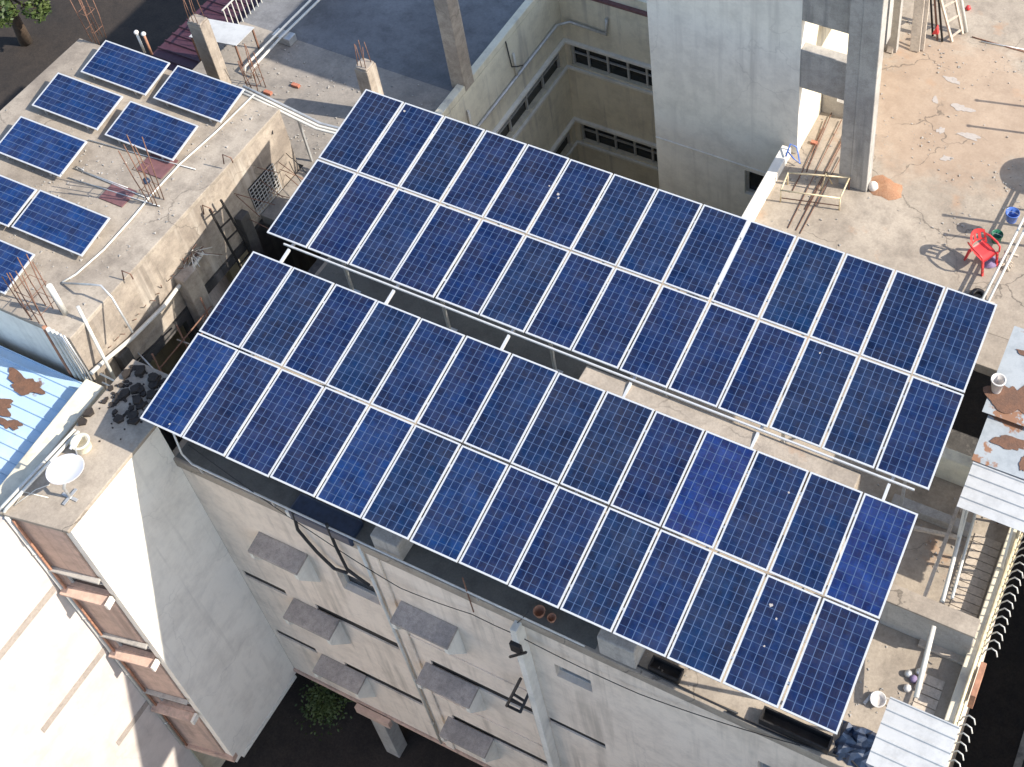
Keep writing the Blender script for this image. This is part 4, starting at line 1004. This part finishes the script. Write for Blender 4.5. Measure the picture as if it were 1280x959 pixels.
# pipe trestle by the low wall
t = thing('pipe_trestle', 'low cream and rusty pipe frame by the low white wall', 'frame', tuple(PZ(1010, 245, ZR)))
zt = ZR+.42; A, B, C_, D_ = PZ(985, 216, zt), PZ(1062, 222, zt), PZ(1050, 248, zt), PZ(976, 238, zt)
for p, q_ in ((A, B), (B, C_), (C_, D_), (D_, A)): MB().tube([p, q_], .02, 7).build('rail', M['yellowpipe'], t)
for p in (A, B, C_, D_): MB().tube([p, (p.x, p.y, ZR+.002)], .02, 7).build('leg', M['ruststeel'] if p is B else M['yellowpipe'], t)
MB().tube([(D_.x, D_.y, ZR+.15), (C_.x, C_.y, ZR+.15)], .014, 6).build('brace', M['ruststeel'], t)
MB().tube([PZ(1026, 238, ZR+.01), PZ(1033, 216, zt+.2), PZ(1040, 230, ZR+.3)], .02, 7).build('hoop', M['yellowpipe'], t)
t = thing('shadow_rods', 'thin rods laid across the terrace in place of stripe shadows', 'rods', tuple(PZ(1020, 240, ZR)))
for (a, b) in (((985, 285), (1052, 150)), ((995, 288), (1060, 165)), ((1000, 292), (1052, 195)), ((990, 240), (1030, 160)), ((1008, 215), (1040, 140)), ((1015, 190), (1032, 150)), ((1006, 262), (1062, 158))):  # each rod stands in for a thin shadow line on the floor
    MB().tube([PZ(*a, ZR+.015), PZ(*b, ZR+.06)], .012, 5).build('rod', M['ruststeel'], t)
single(MB().box(tuple(PZ(1013, 180, ZR+.003)), tuple(PZ(1013, 180, ZR) + Vector((.16, .09, .07)))), 'brick', 'brick', 'single brown brick lying in the porch', 'brick', 'bricks on the terrace')
single(MB().tube([PZ(982, 196, ZR+.3), PZ(988, 180, ZR+.45), PZ(996, 184, ZR+.4), PZ(1000, 205, ZR+.1), PZ(992, 198, ZR+.28), PZ(985, 190, ZR+.3)], .02, 6), 'pipe_coil', 'blue', 'blue grey hose coiled over the end of the low wall', 'hose')
# planks, poles and ladder stored against the wall at the top
t0 = [((1101, 72), (1110, -60), .10, 'narrow white board leftmost of the leaning timber'), ((1112, 66), (1136, -60), .16, 'slanting board second in the leaning timber'),
      ((1118, 40), (1140, -70), .10, 'thin board crossing behind the second one'), ((1143, 64), (1156, -60), .26, 'widest pale board in the middle of the leaning timber'), ((1152, 63), (1166, -60), .12, 'narrow board just right of the widest one')]
for a, b, w_, lb_ in t0:
    single(MB().bar(PZ(*a, ZR+.02), PZ(*b, ZR+2.3), w_, .04, (0, -1, .3)), 'timber_board', 'wood', lb_, 'board', 'boards leaning at the top of the terrace', .006)
t = thing('wooden_ladder', 'white wooden ladder leaning at the right of the boards', 'ladder', tuple(PZ(1192, 50, ZR)))
a1, a2 = PZ(1190, 52, ZR+.02), PZ(1203, 42, ZR+.02); b1, b2 = PZ(1160, -60, ZR+2.4), PZ(1180, -66, ZR+2.4)
MB().bar(a1, b1, .06).build('stringer', M['wood'], t); MB().bar(a2, b2, .06).build('stringer', M['wood'], t)
for k in range(6): MB().bar(a1.lerp(b1, .05+k*.17), a2.lerp(b2, .05+k*.17), .045).build('rung', M['wood'], t)
single(MB().tube([PZ(1208, 40, ZR+.02), PZ(1190, -70, ZR+2.4)], .05, 8), 'leaning_pole', 'whitepipe', 'thick white pole leaning right of the ladder', 'pole')
for k, (u, v, u2, v2) in enumerate(((1166, 45, 1160, -60), (1172, 50, 1164, -60), (1178, 52, 1168, -60))):
    single(MB().tube([PZ(u, v, ZR+.02), PZ(u2, v2, ZR+2.3)], .03, 7), 'leaning_pole', 'blacksteel' if k != 1 else 'ruststeel', ('black pole just left of the ladder bundle', 'rusty pole between two black poles', 'black pole touching the ladder')[k], 'pole', 'poles leaning at the top of the terrace')
single(MB().prism([(0, 0), (.16, .05), (.10, .3)], 'y', 0, .1), 'red_wedge', 'red', 'red plastic piece hanging among the leaning poles', 'plastic piece').location = PZ(1165, 43, ZR+.3)
single(MB().tube([PZ(1226, 52, ZR+.02), PZ(1280, 62, ZR+.02)], .02, 6), 'lying_rod', 'galv', 'upper of two thin rods lying at the right edge', 'rod', 'rods on the terrace')
single(MB().tube([PZ(1215, 46, ZR+.02), PZ(1222, 48, ZR+.02), PZ(1285, 66, ZR+.02)], .016, 6), 'lying_rod', 'ruststeel', 'lower rusty rod lying at the right edge', 'rod', 'rods on the terrace')
M['wood2'] = M['wood']
single(MB().lathe([(.05, 0), (.08, .05), (.05, .12), (0, .13)], PZ(1210, 12, ZR+.003), 8), 'cloth_scrap', 'red', 'red and white scrap near the top right pole', 'scrap')

# ---------------------------------------------------------------- trees and shrub far below
def leafmat(name, a, b):
    mt, n, l, P = new_mat(name); tc = nd(n, 'ShaderNodeTexCoord').outputs['Object']
    f = noise(n, l, tc, 1.2, 3); c = mix(n, l, ramp(n, l, f, .35, .65), a, b); l.new(c, P.inputs['Base Color']); P.inputs['Roughness'].default_value = .6
    return mt
M['leaf'] = leafmat('leaves', (.035,.065,.015), (.09,.12,.028)); M['bark'] = plain('bark', (.09, .06, .04), .9, 0, .3)
def tree(x, y, z0, h, r, label, seed, nleaf=9000):
    rng = random.Random(seed)
    t = thing('tree', label, 'tree', (x, y, z0))
    tr = MB(); tr.tube([(x, y, z0), (x+.2, y-.1, z0+h*.3), (x, y+.1, z0+h*.55)], [.28, .2, .14], 8)
    cl = []
    for k in range(26):
        a = rng.uniform(0, 6.28); rr = r*math.sqrt(rng.uniform(.02, 1)); cc = Vector((x+rr*math.cos(a), y+rr*math.sin(a), z0+h*.62 + rng.uniform(-.25, .35)*h*(1-rr/r*.5)))
        cl.append((cc, rng.uniform(.5, .95)*r*.42))
        tr.tube([(x, y+.1, z0+h*.52), (Vector((x, y, z0+h*.55))+cc)/2 + Vector((0, 0, -.2)), cc], [.09, .05, .02], 5)
    tr.build('trunk', M['bark'], t)
    lf = MB()
    for k in range(nleaf):
        cc, cr = rng.choice(cl); d = Vector((rng.gauss(0, 1), rng.gauss(0, 1), rng.gauss(0, .8))).normalized()*cr*rng.uniform(.55, 1.05)
        p = cc + d; s_ = rng.uniform(.07, .15); u = Vector((rng.uniform(-1, 1), rng.uniform(-1, 1), rng.uniform(-.4, .4))).normalized()*s_; v_ = u.cross(Vector((rng.uniform(-1, 1), rng.uniform(-1, 1), rng.uniform(.2, 1))).normalized())*.6
        lf.add([p-u, p+v_, p+u, p-v_], [(0, 1, 2, 3)])
    lf.build('crown', M['leaf'], t)
p = PZ(-2, -16, -14); tree(p.x, p.y, GZ, 5, 2.0, 'leafy green tree reaching into the top left corner', 1)
p = PZ(408, 885, GZ)
t = thing('shrub', 'small yellow green shrub in the dark ground floor yard', 'plant', tuple(p))
rng = random.Random(9); lf = MB()
for k in range(900):
    q_ = p + Vector((rng.gauss(0, .28), rng.gauss(0, .28), abs(rng.gauss(.3, .25)))); u = Vector((rng.uniform(-1, 1), rng.uniform(-1, 1), rng.uniform(-.4, .6))).normalized()*.05; v_ = u.cross(Vector((.3, rng.uniform(-1, 1), 1)).normalized())*.6
    lf.add([q_-u, q_+v_, q_+u, q_-v_], [(0, 1, 2, 3)])
lf.build('leaves', M['leaf'], t); MB().tube([p, p + Vector((.02, 0, .5))], .02, 6).build('stem', M['bark'], t)

# grit and small litter on the decks
def grit(name, x0, x1, y0, y1, z, n, seed, label, mat):
    r_ = random.Random(seed); mb = MB()
    hubs = [(r_.uniform(x0, x1), r_.uniform(y0, y1)) for _ in range(14)]
    for k in range(n):
        if r_.random() < .6: h = r_.choice(hubs); x, y = h[0]+r_.gauss(0, .35), h[1]+r_.gauss(0, .35)
        else: x, y = r_.uniform(x0, x1), r_.uniform(y0, y1)
        if not (x0 < x < x1 and y0 < y < y1): continue
        a = r_.uniform(0, 6.3); s_ = r_.choice((.008, .012, .018, .028)); pts = [(x+s_*math.cos(a+q*2.09)*r_.uniform(.6, 1.5), y+s_*math.sin(a+q*2.09)*r_.uniform(.6, 1.5)) for q in range(3)]
        mb.prism(pts, 'z', z+.002, z+.002+s_*r_.uniform(.4, 1.1))
    o = mb.build(name, M[mat]); tag(o, label, 'grit'); o['kind'] = 'stuff'
grit('grit', 8.2, 13.6, 6.5, 16.5, ZR, 600, 1, 'loose grit and chips scattered over the sunny terrace', 'grey_conc')
grit('grit', -8.6, -2.9, -2.6, 4.0, ZL, 700, 2, 'loose grit scattered between the panels of the left roof', 'grey_conc')
grit('grit', -7.2, -.7, 4.5, 7.8, ZR, 500, 3, 'loose grit scattered over the rear wing roof', 'grey_conc')
grit('grit', 9.6, 15.4, YF+.05, 2.3, ZR, 500, 4, 'loose grit beside the front array on the street side', 'grey_conc')

# more leaning steel and scaffold in the dark gap between the buildings
t = thing('scaffold', 'rusty scaffold lattice standing in the dark gap near the pillar', 'scaffold', (-2.0, -.9, -6))
for y in (-1.9, -1.1, -.3):
    MB().tube([(-1.95, y, -6), (-1.95, y+.05, -2.35)], .022, 6).build('upright', M['ruststeel'], t)
    MB().tube([(-1.35, y, -6), (-1.35, y+.03, -2.9)], .022, 6).build('upright', M['galv'], t)
for z in (-4.6, -3.7, -2.9):
    MB().tube([(-1.95, -2.1, z), (-1.95, -.1, z+.05)], .018, 6).build('ledger', M['ruststeel'], t)
    MB().tube([(-2.1, -1.1, z), (-1.2, -1.05, z)], .018, 6).build('ledger', M['galv'], t)
MB().tube([(-1.93, -1.9, -4.6), (-1.93, -.3, -2.9)], .015, 6).build('brace', M['ruststeel'], t)
rng = random.Random(77)
t = thing('rod_cluster', 'cluster of thin dark rods sticking from the stained wall corner', 'rods', (-2.6, 3.2, -2))
for k in range(9):
    p = Vector((LX+.02, 2.0+rng.uniform(0, 2.0), rng.uniform(-2.9, -1.6))); MB().tube([p, p + Vector((rng.uniform(.4, 1.1), rng.uniform(-.3, .2), rng.uniform(-.25, .15)))], .010, 5).build('rod', M['ruststeel'], t)
t = thing('edge_rods', 'row of short rusty rods along the broken edge above the sagging pipe', 'rods', (-2.7, -.9, -2.1))
for k in range(14):
    p = Vector((LX+.01, -2.2+k*.19, -2.12)); MB().tube([p, p + Vector((rng.uniform(.05, .16), rng.uniform(-.05, .05), rng.uniform(.05, .22)))], .010, 5).build('rod', M['ruststeel'], t)
